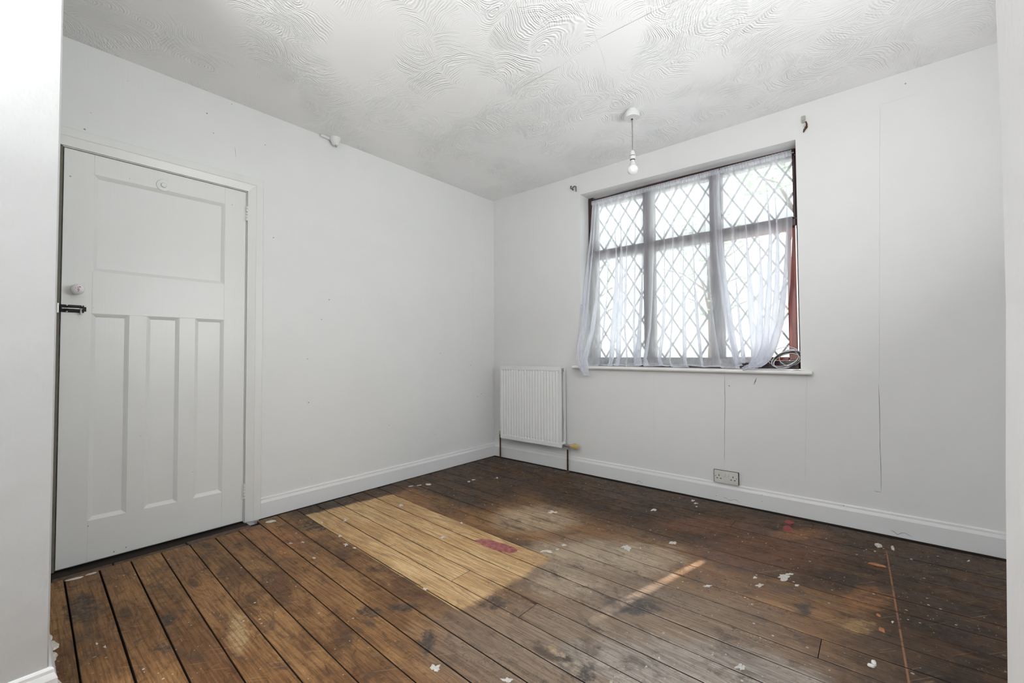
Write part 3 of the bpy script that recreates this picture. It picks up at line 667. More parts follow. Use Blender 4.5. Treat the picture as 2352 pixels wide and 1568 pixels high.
# plasterboard joints in the ceiling
zc = H - 0.0002
def ceil_line(a, b, wdt, mat, n=14): 
    bm = bmesh.new(); ribbon(bm, wobble((a[0], a[1], zc), (b[0], b[1], zc), n, 0.006, 1), wdt, (0, 0, -1), 0.0004); return link('ceiling_crack', bm, mat, ceiling)
m_ccr = simple('ceiling_crack_grey', (0.32, 0.31, 0.30), 0.8)
ceil_line((1.905, -1.312), (2.40, -1.288), 0.0024, m_ccr, 20)
ceil_line((1.36, -1.262), (1.66, -1.262), 0.0020, m_ccr)
ceil_line((1.66, -1.262), (1.905, -1.312), 0.0010, m_seam)
bm = bmesh.new(); ribbon(bm, wobble((1.99, -1.62, zc), (1.82, -1.05, zc), 16, 0.006, 0), 0.0012, (0, 0, -1), 0.0004); link('ceiling_crack', bm, m_seam, ceiling)

# ------------------------------------------------------------------ door
door = structure(empty('door_1', (0, 0, 0)))
xf, xb = -0.002, -0.040
def dbox(name, y0, y1, z0, z1): return new_box(name, xb, xf, y0, y1, z0, z1, m_gloss, door, 0.0012)
yA, yB, zB, zT = -2.977, -2.207, 0.010, 1.984
pL0, pL1 = -2.873, -2.317
dbox('stile', yA, pL0, zB, zT); dbox('stile', pL1, yB, zB, zT)
dbox('rail', pL0, pL1, 1.885, zT); dbox('rail', pL0, pL1, 1.203, 1.412); dbox('rail', pL0, pL1, zB, 0.207)
dbox('muntin', -2.735, -2.664, 0.207, 1.203); dbox('muntin', -2.527, -2.454, 0.207, 1.203)
def dpanel(y0, y1, z0, z1):
    bm = bmesh.new(); b_, dpt = 0.016, 0.012
    o = [bm.verts.new((xf - 0.0015, y, z)) for y, z in ((y0, z0), (y1, z0), (y1, z1), (y0, z1))]
    m = [bm.verts.new((xf - 0.0035, y, z)) for y, z in ((y0 + .004, z0 + .004), (y1 - .004, z0 + .004), (y1 - .004, z1 - .004), (y0 + .004, z1 - .004))]
    i = [bm.verts.new((xf - dpt, y, z)) for y, z in ((y0 + b_, z0 + b_), (y1 - b_, z0 + b_), (y1 - b_, z1 - b_), (y0 + b_, z1 - b_))]
    bk = [bm.verts.new((xb + .005, y, z)) for y, z in ((y0, z0), (y1, z0), (y1, z1), (y0, z1))]
    for A, B in ((o, m), (m, i), (bk, o)):
        for k in range(4): bm.faces.new((A[k], A[(k + 1) % 4], B[(k + 1) % 4], B[k]))
    bm.faces.new(i); bm.faces.new(bk)
    return link('panel', bm, m_gloss, door)
dpanel(pL0, pL1, 1.412, 1.885)
dpanel(pL0, -2.735, 0.207, 1.203); dpanel(-2.664, -2.527, 0.207, 1.203); dpanel(-2.454, pL1, 0.207, 1.203)
# frame edges around the slab, dark olive on the left
bm = bmesh.new(); box(bm, -0.044, -0.010, DY0 - 0.0095, yA - 0.0030, 0.0, DZ); link('frame_edge', bm, m_olive, door)
bm = bmesh.new(); box(bm, -0.044, -0.006, yB + 0.0028, DY1 + 0.0035, 0.0, DZ); link('frame_edge', bm, m_gloss, door)
bm = bmesh.new(); box(bm, -0.044, -0.004, DY0, DY1, zT + 0.0045, DZ + 0.0035); link('frame_edge', bm, m_gloss, door)
# ceramic knob
kb = empty('door_knob', (0, -2.927, 1.310), door)
bm = bmesh.new(); lathe(bm, [(0.0, 0.016), (0.006, 0.017), (0.0095, 0.022), (0.0155, 0.027), (0.0215, 0.036), (0.0245, 0.047), (0.0240, 0.058), (0.0200, 0.068), (0.0130, 0.075), (0.006, 0.0785), (0, 0.079)], axis='X', n=28, cap=False)
o = link('knob', bm, m_ceramic, kb, True); o['label'] = 'white ceramic knob with pink flowers'
bm = bmesh.new(); lathe(bm, [(0.0, -0.003), (0.020, -0.003), (0.021, 0.001), (0.018, 0.004), (0.009, 0.007), (0.008, 0.020), (0.0, 0.021)], axis='X', n=24, cap=False)
link('rose_plate', bm, m_gloss, kb, True)
# black barrel bolt
bolt = empty('barrel_bolt', (0, 0, 0), door)
bm = bevelled(-0.003, 0.0015, -2.979, -2.900, 1.204, 1.240, 0.001)
link('bolt_plate', bm, m_black, bolt)
bm = bmesh.new(); box(bm, -0.003, 0.0015, -2.902, -2.892, 1.211, 1.233); link('bolt_plate', bm, m_black, bolt)
bm = bmesh.new(); 
for z0 in (1.2285, 1.2095): box(bm, 0.001, 0.0115, -2.977, -2.903, z0, z0 + 0.007)
box(bm, 0.001, 0.0115, -2.979, -2.952, 1.211, 1.233); box(bm, 0.001, 0.0115, -2.911, -2.901, 1.211, 1.233)
bmesh.ops.bevel(bm, geom=list(bm.edges), offset=0.001, segments=1, affect='EDGES'); link('bolt_barrel', bm, m_black, bolt)
bm = bmesh.new(); tube(bm, [(0.007, -2.975, 1.2225), (0.007, -2.906, 1.2225)], 0.0048, 12); link('bolt_rod', bm, m_steel, bolt, True)
bm = bmesh.new(); tube(bm, [(0.009, -2.912, 1.2225), (0.018, -2.912, 1.212), (0.020, -2.912, 1.200), (0.020, -2.912, 1.194)], 0.0040, 10, rads=[.0036, .0036, .004, .0055]); link('bolt_thumb', bm, m_steel, bolt, True)
bm = bmesh.new()
for y, z in ((-2.958, 1.2365), (-2.958, 1.2075), (-2.908, 1.236), (-2.972, 1.222)): lathe(bm, [(0, 0.0015), (0.003, 0.0012), (0.003, 0.0135 if y > -2.91 else 0.013), (0.0015, 0.0145), (0, 0.0147)], (0, y, z), 'X', 8, False)
link('bolt_screw', bm, m_steel, bolt)
bm = bevelled(-0.004, 0.004, -2.9900, -2.9835, 1.200, 1.246, 0.0008); link('bolt_keeper', bm, m_steel, bolt)
# round painted hook plate near the top rail
hk = empty('hook_plate', (0, -2.605, 1.910), door)
bm = bmesh.new(); lathe(bm, [(0, -0.003), (0.030, -0.003), (0.031, 0.000), (0.029, 0.003), (0.026, 0.0035), (0.0, 0.0045)], axis='X', n=32, cap=False); link('backplate', bm, m_gloss, hk, True)
bm = bmesh.new(); lathe(bm, [(0, 0.0), (0.0125, 0.0), (0.013, 0.006), (0.010, 0.010), (0.0, 0.011)], axis='X', n=20, cap=False); link('boss', bm, m_gloss, hk, True)
# hinges, painted over
for zc_ in (1.855, 0.185):
    hg = empty('hinge', (0, 0, 0), door)
    for k in range(5):
        z0 = zc_ - 0.045 + k * 0.018
        bm = bmesh.new(); lathe(bm, [(0.0, z0 + .0004), (0.0058, z0 + 0.001), (0.0058, z0 + 0.0165), (0.0, z0 + 0.017)], (0.0045, -2.2045, 0), 'Z', 12, False); link('hinge_knuckle', bm, m_gloss, hg, True)
    bm = bmesh.new(); box(bm, -0.004, 0.0005, -2.216, -2.2045, zc_ - 0.045, zc_ + 0.045); link('hinge_leaf', bm, m_gloss, hg)
# architrave
trim = structure(empty('trim_1'))
AR = [(0.0, -0.004), (0.0, 0.009), (0.006, 0.0105), (0.040, 0.021), (0.044, 0.0235), (0.080, 0.0235), (0.083, 0.021), (0.083, -0.001)]
def arch(name, fn, a, b, n=10):
    bm = bmesh.new(); rows = []
    for k in range(n + 1): rows.append([bm.verts.new(fn(a, b, k / n, d, pr)) for d, pr in AR])
    for A, B in zip(rows[:-1], rows[1:]):
        for q in range(len(AR)): bm.faces.new((A[q], A[(q + 1) % len(AR)], B[(q + 1) % len(AR)], B[q]))
    bm.faces.new(rows[0]); bm.faces.new(rows[-1][::-1]); return link(name, bm, m_gloss, trim)
yi, zi = -2.200, 1.992
arch('architrave_jamb', lambda a, b, s, d, pr: (pr, yi + d, 0.002 + (zi + d - 0.002) * s), 0, 0)
arch('architrave_head', lambda a, b, s, d, pr: (pr, YP + (yi + d - YP) * s, zi + d), 0, 0)

# ------------------------------------------------------------------ window
win = structure(empty('window_1'))
FY0, FY1 = 0.132, 0.215
def wbox(name, x0, x1, z0, z1, y0=FY0, y1=FY1, parent=win, b=0.004, mat=None): return new_box(name, x0, x1, y0, y1, z0, z1, mat or m_mahog, parent, b)
wbox('frame_stile', WX0, 1.048, 0.885, 2.338); wbox('frame_stile', 2.518, WX1, 0.885, 2.306, FY0, 0.160)
wbox('frame_head', 1.048, 2.518, 2.270, 2.32); wbox('frame_sill', 1.048, 2.518, 0.885, 0.940)
MX = (1.529, 2.030)
for mx in MX: wbox('mullion', mx - 0.023, mx + 0.023, 0.940, 2.270)
bays = [(1.048, MX[0] - 0.023), (MX[0] + 0.023, MX[1] - 0.023), (MX[1] + 0.023, 2.518)]
TZ0, TZ1 = 1.808, 1.856
for x0, x1 in bays: wbox('transom', x0, x1, TZ0, TZ1)
def sash(x0, x1, z0, z1, s=0.016, yy0=FY0 + 0.012, yy1=FY1 - 0.006, sr=None):
    sr = sr or s
    p = empty('sash', (0, 0, 0), win)
    e_ = 0.0008; x0 += e_; x1 -= e_; z0 += e_; z1 -= e_; mt = m_mahog_sun if yy0 > 0.16 else None
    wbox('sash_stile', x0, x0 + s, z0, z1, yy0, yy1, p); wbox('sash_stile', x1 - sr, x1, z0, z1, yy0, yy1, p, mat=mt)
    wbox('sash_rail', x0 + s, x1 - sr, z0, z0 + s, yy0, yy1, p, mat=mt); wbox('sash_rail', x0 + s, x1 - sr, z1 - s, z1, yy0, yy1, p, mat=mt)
    return x0 + s, x1 - sr, z0 + s, z1 - s
m_lead = simple('lead_came', (0.40, 0.40, 0.395), 0.5, 0.0)
def leaded(x0, x1, z0, z1):
    yg = 0.178
    new_box('pane', x0 - 0.004, x1 + 0.004, yg - 0.002, yg + 0.002, z0 - 0.004, z1 + 0.004, m_glass, win)
    bm = bmesh.new(); dw, dh = 0.130, 0.200
    # diagonal cames clipped to the pane
    W_, H_ = x1 - x0, z1 - z0; k_ = dh / dw
    def seg(xa, za, xb_, zb):
        d = Vector((xb_ - xa, 0, zb - za))
        if d.length < 0.01: return
        nn = Vector((-d.z, 0, d.x)).normalized() * 0.0056
        pa, pb = Vector((xa, yg - 0.0055, za)), Vector((xb_, yg - 0.0055, zb))
        f = [bm.verts.new(p) for p in (pa + nn, pb + nn, pb - nn, pa - nn)]; g = [bm.verts.new(p + Vector((0, 0.011, 0))) for p in (pa + nn, pb + nn, pb - nn, pa - nn)]
        bm.faces.new(f); bm.faces.new(g[::-1])
        for q in range(4): bm.faces.new((f[q], g[q], g[(q + 1) % 4], f[(q + 1) % 4]))
    n_ = int((W_ + H_ / k_) / dw) + 2
    for s_ in (1, -1):
        for q in range(-n_, n_ + 1):
            # line x = c + s*(z-z0)/k_
            c = (x0 + dw / 2 + q * dw) if s_ > 0 else (x0 + dw / 2 + q * dw)
            ts = []
            z_lo, z_hi = z0, z1
            xa, xb_ = c + s_ * (z_lo - z0) / k_, c + s_ * (z_hi - z0) / k_
            # clip by x
            t0, t1 = 0.0, 1.0; dx = xb_ - xa
            for lim, sg_ in ((x0, 1), (x1, -1)):
                va, vb = (xa - lim) * sg_, (xb_ - lim) * sg_
                if va < 0 and vb < 0: t0, t1 = 1, 0
                elif va < 0: t0 = max(t0, va / (va - vb))
                elif vb < 0: t1 = min(t1, va / (va - vb))
            if t1 > t0: seg(xa + dx * t0, z_lo + (z_hi - z_lo) * t0, xa + dx * t1, z_lo + (z_hi - z_lo) * t1)
    o = link('lead_lattice', bm, m_lead, win); o['kind'] = 'stuff'
for bi, (x0, x1) in enumerate(bays):
    leaded(*sash(x0, x1, TZ1, 2.270, 0.016))
    if bi < 2: leaded(*sash(x0, x1, 0.940, TZ0, 0.018))
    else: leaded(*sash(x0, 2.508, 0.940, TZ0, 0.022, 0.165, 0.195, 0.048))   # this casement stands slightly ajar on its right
# painted inner sill board with a rounded nose
bm = bmesh.new()
prof = [(0.140, 0.884), (-0.034, 0.884), (-0.041, 0.881), (-0.045, 0.874), (-0.045, 0.868), (-0.041, 0.862), (-0.034, 0.859), (-0.002, 0.859), (-0.002, 0.868), (0.140, 0.868)]
pr2 = [(y, z) for y, z in prof]
sx0, sx1 = 0.928, 2.600
rows = []
for x, zo in ((sx0, 0.006), (sx0 + 0.004, 0.007), (WX0 - 0.001, 0.006), (WX0 + 0.001, 0.006), (1.8, 0.002), (WX1 - 0.001, -0.001), (WX1 + 0.001, -0.001), (sx1 - 0.004, -0.002), (sx1, -0.002)):
    full = WX0 < x < WX1
    sh = 0.004 if x in (sx0, sx1) else 0
    rows.append([bm.verts.new((x, min(y, -0.0005) if not full else y, z + zo + (-sh if z > .87 else sh))) for y, z in pr2])
for A, B in zip(rows[:-1], rows[1:]):
    for q in range(len(pr2)): bm.faces.new((A[q], A[(q + 1) % len(pr2)], B[(q + 1) % len(pr2)], B[q]))
bm.faces.new(rows[0]); bm.faces.new(rows[-1][::-1])
bmesh.ops.remove_doubles(bm, verts=bm.verts, dist=0.00005)
link('window_sill', bm, m_sill, win)

win2 = structure(empty('added_window'))  # unseen window added around the side fill lamp
for n_, a_ in (('frame_stile', (-2.30, -2.26, 0.90, 2.10)), ('frame_stile', (-1.24, -1.20, 0.90, 2.10)), ('frame_head', (-2.26, -1.24, 2.06, 2.10)), ('frame_sill', (-2.26, -1.24, 0.90, 0.94)), ('mullion', (-1.77, -1.73, 0.94, 2.06))):
    new_box(n_, XR + 0.06, XR + 0.12, a_[0], a_[1], a_[2], a_[3], m_sill, win2)
new_box('pane', XR + 0.088, XR + 0.092, -2.26, -1.77, 0.94, 2.06, m_glass, win2); new_box('pane', XR + 0.088, XR + 0.092, -1.73, -1.24, 0.94, 2.06, m_glass, win2)

# ------------------------------------------------------------------ sheer curtains
def lerp_tab(tab, t):
    if t <= tab[0][0]: return tab[0][1]
    for (a, va), (b, vb) in zip(tab[:-1], tab[1:]):
        if t <= b:
            s = (t - a) / (b - a); s = s * s * (3 - 2 * s)
            return tuple(p + (q - p) * s for p, q in zip(va, vb)) if isinstance(va, tuple) else va + (vb - va) * s
    return tab[-1][1]
def curtain(name, U, rowsN, fold_n, seed, tails):
    """U: function(u) giving the control points (x, y, z) from header to hem of that strand"""
    nu = 330 if name == 'net_curtain' and fold_n > 14 else 150
    bm = bmesh.new(); grid = []
    for i in range(nu + 1):
        u = i / nu; strand = U(u)
        ph = 2 * PI * fold_n * u + 2.2 * mnoise.noise(Vector((u * 6, seed, 0)))
        ph2 = 2 * PI * fold_n * 0.37 * u + seed
        col = []
        for j in range(rowsN + 1):
            v = j / rowsN; p = Vector(lerp_tab(strand, v))
            open_ = min(1, v / 0.10)
            a = 0.0045 + 0.015 * min(1, v * 2.6); ax_ = 0.005 + 0.031 * min(1, v * 1.8)
            mod = 0.75 + 0.6 * mnoise.noise(Vector((u * 9, v * 1.1, seed + 4)))
            big = mnoise.noise(Vector((u * 7 + seed, v * 0.9, 1.0)))
            sx_ = math.sin(ph + 0.7 * mnoise.noise(Vector((u * 4, v * 1.6, seed))) * min(1, v * 3)); cx_ = math.cos(ph)
            p.x += (ax_ * sx_ * mod + 0.030 * big * min(1, v * 1.6)) * open_ + 0.010 * math.sin(ph2) * v
            p.y += a * cx_ * mod + 0.008 * math.sin(ph2) * min(1, v * 2)
            if v > 0.86:   # ruffled, pooled hem
                k = (v - 0.86) / 0.14
                p.x += k * 0.024 * mnoise.noise(Vector((u * 26, v * 30, seed + 2)))
                p.y += k * 0.026 * mnoise.noise(Vector((u * 24, v * 28, seed + 7)))
                p.z += k * 0.026 * mnoise.noise(Vector((u * 22, v * 36, seed + 9)))
            if v < 0.035:  # gathered heading casing
                p.z += 0.0035 * math.sin(ph * 2.0)
            inside = WX0 + 0.004 < p.x < WX1 - 0.004
            if p.z < 0.95 and tails is not None:
                lim = 0.8905 if p.y > -0.05 else -1
                if p.z < lim + 0.0015: p.z = lim + 0.0015 + 0.006 * abs(mnoise.noise(Vector((u * 30, v * 22, 3))))
            if p.y > 0.121: p.y = 0.121
            if not inside and p.y > -0.004:
                if p.y < 0.03 and p.z < 1.8: p.y = -0.004
                else: p.x = min(max(p.x, WX0 + 0.004), 2.508)
            col.append(bm.verts.new(p))
        grid.append(col)
    for A, B in zip(grid[:-1], grid[1:]):
        for j in range(rowsN): bm.faces.new((A[j], B[j], B[j + 1], A[j + 1]))
    o = link(name, bm, m_sheer, None, True)
    return o
def mixp(a, b, s): return tuple(p + (q - p) * s for p, q in zip(a, b))
# strand tables: list of (v, (x, y, z)); u control columns interpolated
def make_U(cols):
    def U(u):
        for (ua, A), (ub, B) in zip(cols[:-1], cols[1:]):
            if u <= ub + 1e-9:
                s = (u - ua) / (ub - ua)
                return [(va, mixp(pa, pb, s)) for (va, pa), (vb, pb) in zip(A, B)]
        return cols[-1][1]
    return U
HZ = lambda x: 2.286 - 0.006 * (x - 1.06) / 1.45
V = (0, .12, .30, .50, .68, .80, .88, .94, 1.0)
def strand(pts): return list(zip(V, pts))
sil = 0.893
colsA = [
 (0.00, strand([(1.058, .100, HZ(1.06)), (1.045, .090, 2.06), (1.020, .060, 1.74), (0.998, .020, 1.42), (0.978, -.015, 1.18), (0.968, -.040, 1.04), (0.978, -.058, 0.955), (0.996, -.070, 0.895), (1.030, -.066, 0.842)])),
 (0.09, strand([(1.100, .100, HZ(1.1)), (1.085, .092, 2.06), (1.060, .070, 1.74), (1.040, .040, 1.42), (1.030, .005, 1.18), (1.020, -.030, 1.04), (1.024, -.058, 0.955), (1.040, -.066, 0.885), (1.060, -.068, 0.816)])),
 (0.17, strand([(1.140, .100, HZ(1.14)), (1.150, .092, 2.06), (1.150, .080, 1.74), (1.135, .055, 1.42), (1.110, .020, 1.18), (1.085, -.020, 1.04), (1.076, -.056, 0.955), (1.082, -.068, 0.885), (1.086, -.068, 0.812)])),
 (0.23, strand([(1.180, .100, HZ(1.18)), (1.205, .092, 2.06), (1.225, .088, 1.74), (1.220, .080, 1.42), (1.205, .065, 1.18), (1.190, .050, 1.04), (1.185, .035, 0.96), (1.180, .015, 0.905), (1.180, -.005, sil)])),
 (0.42, strand([(1.400, .100, HZ(1.4)), (1.400, .095, 2.06), (1.390, .090, 1.74), (1.380, .085, 1.42), (1.370, .075, 1.18), (1.390, .060, 1.04), (1.405, .040, 0.95), (1.415, .010, 0.905), (1.430, -.020, sil)])),
 (0.60, strand([(1.620, .100, HZ(1.62)), (1.620, .095, 2.06), (1.615, .090, 1.74), (1.605, .085, 1.42), (1.590, .075, 1.18), (1.570, .055, 1.04), (1.560, .035, 0.95), (1.580, .005, 0.905), (1.600, -.025, sil)])),
 (0.80, strand([(1.860, .100, HZ(1.86)), (1.850, .095, 2.06), (1.840, .088, 1.74), (1.835, .078, 1.42), (1.840, .068, 1.18), (1.850, .055, 1.04), (1.860, .040, 0.95), (1.880, .015, 0.905), (1.900, -.015, sil)])),
 (0.93, strand([(2.010, .100, HZ(2.0)), (2.010, .092, 2.06), (2.020, .082, 1.74), (2.050, .068, 1.42), (2.085, .050, 1.18), (2.110, .038, 1.04), (2.125, .025, 0.95), (2.140, .005, 0.91), (2.150, -.015, sil)])),
 (1.00, strand([(2.075, .100, HZ(2.07)), (2.070, .090, 2.06), (2.080, .078, 1.74), (2.115, .060, 1.42), (2.150, .042, 1.18), (2.175, .025, 1.04), (2.190, .012, 0.95), (2.205, .000, 0.915), (2.215, -.018, sil + .004)])),
]
colsB = [
 (0.00, strand([(2.030, .106, HZ(2.05)), (2.025, .104, 2.06), (2.035, .100, 1.74), (2.055, .090, 1.42), (2.085, .075, 1.18), (2.110, .065, 1.04), (2.130, .055, 0.965), (2.140, .045, 0.930), (2.145, .040, 0.915)])),
 (0.30, strand([(2.190, .106, HZ(2.19)), (2.200, .104, 2.06), (2.215, .100, 1.74), (2.235, .092, 1.42), (2.250, .080, 1.18), (2.260, .068, 1.04), (2.262, .055, 0.970), (2.262, .048, 0.945), (2.262, .044, 0.930)])),
 (0.52, strand([(2.290, .106, HZ(2.29)), (2.305, .104, 2.06), (2.330, .100, 1.74), (2.345, .090, 1.42), (2.338, .072, 1.18), (2.332, .055, 1.04), (2.326, .040, 0.960), (2.315, .030, 0.925), (2.300, .020, 0.905)])),
 (0.62, strand([(2.335, .104, HZ(2.33)), (2.352, .100, 2.06), (2.372, .090, 1.74), (2.360, .070, 1.42), (2.344, .050, 1.18), (2.336, .030, 1.04), (2.310, .005, 0.945), (2.275, -.030, 0.905), (2.238, -.045, sil)])),
 (0.80, strand([(2.415, .104, HZ(2.41)), (2.425, .100, 2.06), (2.430, .094, 1.74), (2.420, .080, 1.42), (2.400, .060, 1.18), (2.370, .040, 1.04), (2.338, .015, 0.945), (2.300, -.016, 0.905), (2.262, -.040, sil)])),
 (1.00, strand([(2.506, .104, HZ(2.50)), (2.503, .102, 2.06), (2.498, .096, 1.74), (2.484, .088, 1.42), (2.462, .074, 1.18), (2.425, .052, 1.04), (2.380, .026, 0.945), (2.335, -.005, 0.905), (2.292, -.034, sil)])),
]
cA = curtain('net_curtain', make_U(colsA), 90, 16, 3.3, True)
thing(cA, 'wide left-hand white sheer curtain, hem crumpled along the sill, tail over its left end', 'curtain')
def heading(cur, x0, x1, n, seed):
    bm = bmesh.new(); g = []
    for i in range(n * 6 + 1):
        s_ = i / (n * 6); x = x0 + (x1 - x0) * s_; ph = 2 * PI * n * s_ + 1.5 * mnoise.noise(Vector((x * 14, seed, 0))); am = 0.7 + 0.5 * mnoise.noise(Vector((x * 30, seed, 5)))
        g.append([bm.verts.new((x + 0.0022 * math.sin(ph), 0.094 + yo + fl * 0.0050 * math.cos(ph) * am, HZ(x) + dz + 0.0020 * math.cos(ph))) for dz, yo, fl in ((0.006, .004, .6), (0.0065, .0, .8), (0.000, -.004, 1), (-0.012, -.0055, 1), (-0.026, -.004, 1), (-0.031, .001, .6))])
    for A, B in zip(g[:-1], g[1:]):
        for j in range(5): bm.faces.new((A[j], B[j], B[j + 1], A[j + 1]))
    return link('heading', bm, m_sheer, cur, True)
heading(cA, 1.056, 2.075, 62, 1.0)
cB = curtain('net_curtain', make_U(colsB), 80, 7, 8.1, True)
thing(cB, 'narrower right-hand white sheer curtain, pulled aside to show the red brown frame', 'curtain')
heading(cB, 2.080, 2.506, 24, 2.0)
def add_hem(cur, x0, x1):
    bm = bmesh.new(); tube(bm, [(x0 + (x1 - x0) * k / 20, .102, HZ(x0 + (x1 - x0) * k / 20) - 0.012 + 0.0015 * math.sin(k)) for k in range(21)], 0.0022, 6)
    return bm
o = link('curtain_wire', add_hem(None, 1.049, 2.517), m_plastic, None, True)
thing(o, 'white stretch wire threaded through the curtain headings under the lintel', 'curtain wire')

# ------------------------------------------------------------------ cable coil on the sill
coil = empty('cable_coil', (2.452, 0.060, 0.895)); thing(coil, 'loose coil of black and white cable leaning on the right end of the windowsill', 'cable')
def loop_bm(specs, r):
    bm = bmesh.new()
    for (cx, cy, cz, rx, rz, tilt, lean, sd_) in specs:
        pts = []
        for k in range(40):
            a = 2 * PI * k / 40; wob = 1 + 0.06 * mnoise.noise(Vector((math.cos(a) + sd_ * 5, math.sin(a), sd_)))
            u, v = rx * math.cos(a) * wob, rz * math.sin(a) * wob
            X, Z = u * math.cos(tilt) - v * math.sin(tilt), u * math.sin(tilt) + v * math.cos(tilt)
            Y = cy + Z * lean + 0.004 * math.sin(a * 2 + sd_)
            pts.append((cx + X, Y, max(cz + Z, -0.001 + r)))
        tube(bm, pts, r, 6, closed=True)
    return bm
link('black_cable', loop_bm([(0.000, .000, .052, .082, .046, .42, .45, 1), (0.004, -.006, .050, .078, .043, .46, .40, 2), (-0.004, .006, .048, .080, .041, .38, .42, 3), (0.002, .010, .046, .074, .040, .44, .5, 6), (0.010, -.010, .050, .083, .045, .50, .35, 7)], 0.0030), m_bcable, coil, True)
link('white_cable', loop_bm([(0.006, .003, .056, .080, .050, .40, .45, 4), (-0.002, -.004, .054, .076, .046, .44, .38, 5), (0.026, .012, .066, .062, .050, .30, .25, 8), (-0.012, .016, .072, .088, .058, .30, .35, 9), (0.008, -.014, .047, .072, .042, .40, .45, 11)], 0.0024), m_wcable, coil, True)

# ------------------------------------------------------------------ radiator
rad = empty('radiator', (0.51, -0.06, 0.20)); thing(rad, 'white double-panel ribbed radiator in the corner left of the window', 'radiator')
RX0, RX1, RZ0, RZ1 = 0.170, 0.856, 0.202, 0.880
def rad_panel(yf, yb, nf=21, name='radiator_panel'):
    bm = bmesh.new(); Lx, Lz = RX1 - RX0, RZ1 - RZ0
    nx = nf * 8; xs = [Lx * k / nx for k in range(nx + 1)]; zsn = [0, .010, .032, .034, .045, .049, .060, Lz / 2, Lz - .060, Lz - .049, Lz - .045, Lz - .034, Lz - .032, Lz - .010, Lz]
    def dep(x, z):
        m_ = 0.016
        if x < m_ or x > Lx - m_: return 0.0
        ph = ((x - m_) / (Lx - 2 * m_) * nf) % 1.0
        gr = 1 - abs(2 * ph - 1)             # channel centre at ph=.5
        ch = 1.0 if gr > 0.55 else max(0, (gr - 0.25) / 0.3)
        ez = min(z, Lz - z); fade = 0 if ez < 0.033 else 1
        deep = 1.0 if ez > 0.047 else 2.2
        return 0.0042 * ch * fade * deep
    g = [[bm.verts.new((x - Lx / 2, (yf if True else 0) + 0.06 + dep(x, z), z + 0.002)) for z in zsn] for x in xs]
    for A, B in zip(g[:-1], g[1:]):
        for j in range(len(zsn) - 1): bm.faces.new((A[j], A[j + 1], B[j + 1], B[j]))
    # edges and back
    def strip(front):
        back = [bm.verts.new((v.co.x, yb + 0.06, v.co.z)) for v in front]
        for k in range(len(front) - 1): bm.faces.new((front[k], front[k + 1], back[k + 1], back[k]))
        return back
    strip([g[0][j] for j in range(len(zsn))]); strip([g[-1][j] for j in range(len(zsn))]); strip([g[i][0] for i in range(len(xs))]); strip([g[i][-1] for i in range(len(xs))])
    q = [bm.verts.new((x - Lx / 2 , yb + 0.06, z + 0.002)) for x, z in ((0, 0), (Lx, 0), (Lx, Lz), (0, Lz))]; bm.faces.new(q)
    bmesh.ops.remove_doubles(bm, verts=bm.verts, dist=0.0001)
    return link(name, bm, m_rad, rad)
rad_panel(-0.098, -0.086)
o = rad_panel(-0.040, -0.028); 
for sx_ in (-1, 1):   # waterway tubes top and bottom, side bosses
    for z in (0.030, 0.650):
        bm = bmesh.new(); tube(bm, [(sx_ * 0.325, -0.027, z), (sx_ * 0.325, 0.021, z)], 0.014, 14)
        link('end_manifold', bm, m_rad, rad, True)
bm = bmesh.new(); box(bm, 0.330, 0.340, -0.027, 0.021, 0.642, 0.668); lathe(bm, [(0, .338), (.009, .338), (.009, .350), (.004, .352), (0, .352)], (0, -0.004, 0.655), 'X', 12, False); link('bleed_plug', bm, m_steel, rad)
for x in (-0.24, 0.24): new_box('wall_bracket', x - 0.012, x + 0.012, 0.031, 0.0595, 0.10, 0.62, m_rad, rad)
# valves
vl = empty('lockshield_valve', (-0.389, 0.01, 0.0), rad)
bm = bmesh.new(); tube(bm, [(0, 0, 0.002), (0, 0, 0.018)], 0.011, 6); tube(bm, [(0, 0, 0.018), (0, 0, 0.030)], 0.009, 12); tube(bm, [(0, 0, 0.022), (0.055, 0, 0.026)], 0.008, 10); link('valve_body', bm, m_brass, vl)
bm = bmesh.new(); tube(bm, [(0, 0, 0.030), (0, 0, 0.060)], 0.0085, 12, rads=[.0095, .0075]); link('valve_cap', bm, m_trvi, vl, True)
vr = empty('thermostatic_valve', (0.374, 0.01, 0.0), rad)
bm = bmesh.new(); tube(bm, [(-0.040, 0, 0.018), (0.030, 0, 0.018)], 0.0085, 12); tube(bm, [(-0.020, 0, 0.018), (-0.006, 0, 0.018)], 0.0125, 6); tube(bm, [(0, 0, 0.018), (0, 0, -0.012)], 0.0095, 10); tube(bm, [(0, 0, -0.003), (0, 0, -0.014)], 0.0125, 6); tube(bm, [(0.012, 0, 0.018), (0.032, 0, 0.018)], 0.0115, 12); link('valve_body', bm, m_steel, vr)
bm = bmesh.new(); lathe(bm, [(0.0, 0.030), (0.013, 0.031), (0.0165, 0.036), (0.0185, 0.048), (0.021, 0.060), (0.0215, 0.098), (0.019, 0.103), (0.0, 0.104)], (0, 0, 0.018), 'X', 24, False)
o = link('thermostat_head', bm, m_trv, vr, True)
bm = bmesh.new()
for k in range(10):
    a = 2 * PI * k / 10; c, s = math.cos(a), math.sin(a)
    tube(bm, [(0.062, 0.0214 * c, 0.018 + 0.0214 * s), (0.097, 0.0216 * c, 0.018 + 0.0216 * s)], 0.0022, 6)
link('grip_rib', bm, m_trvi, vr, True)

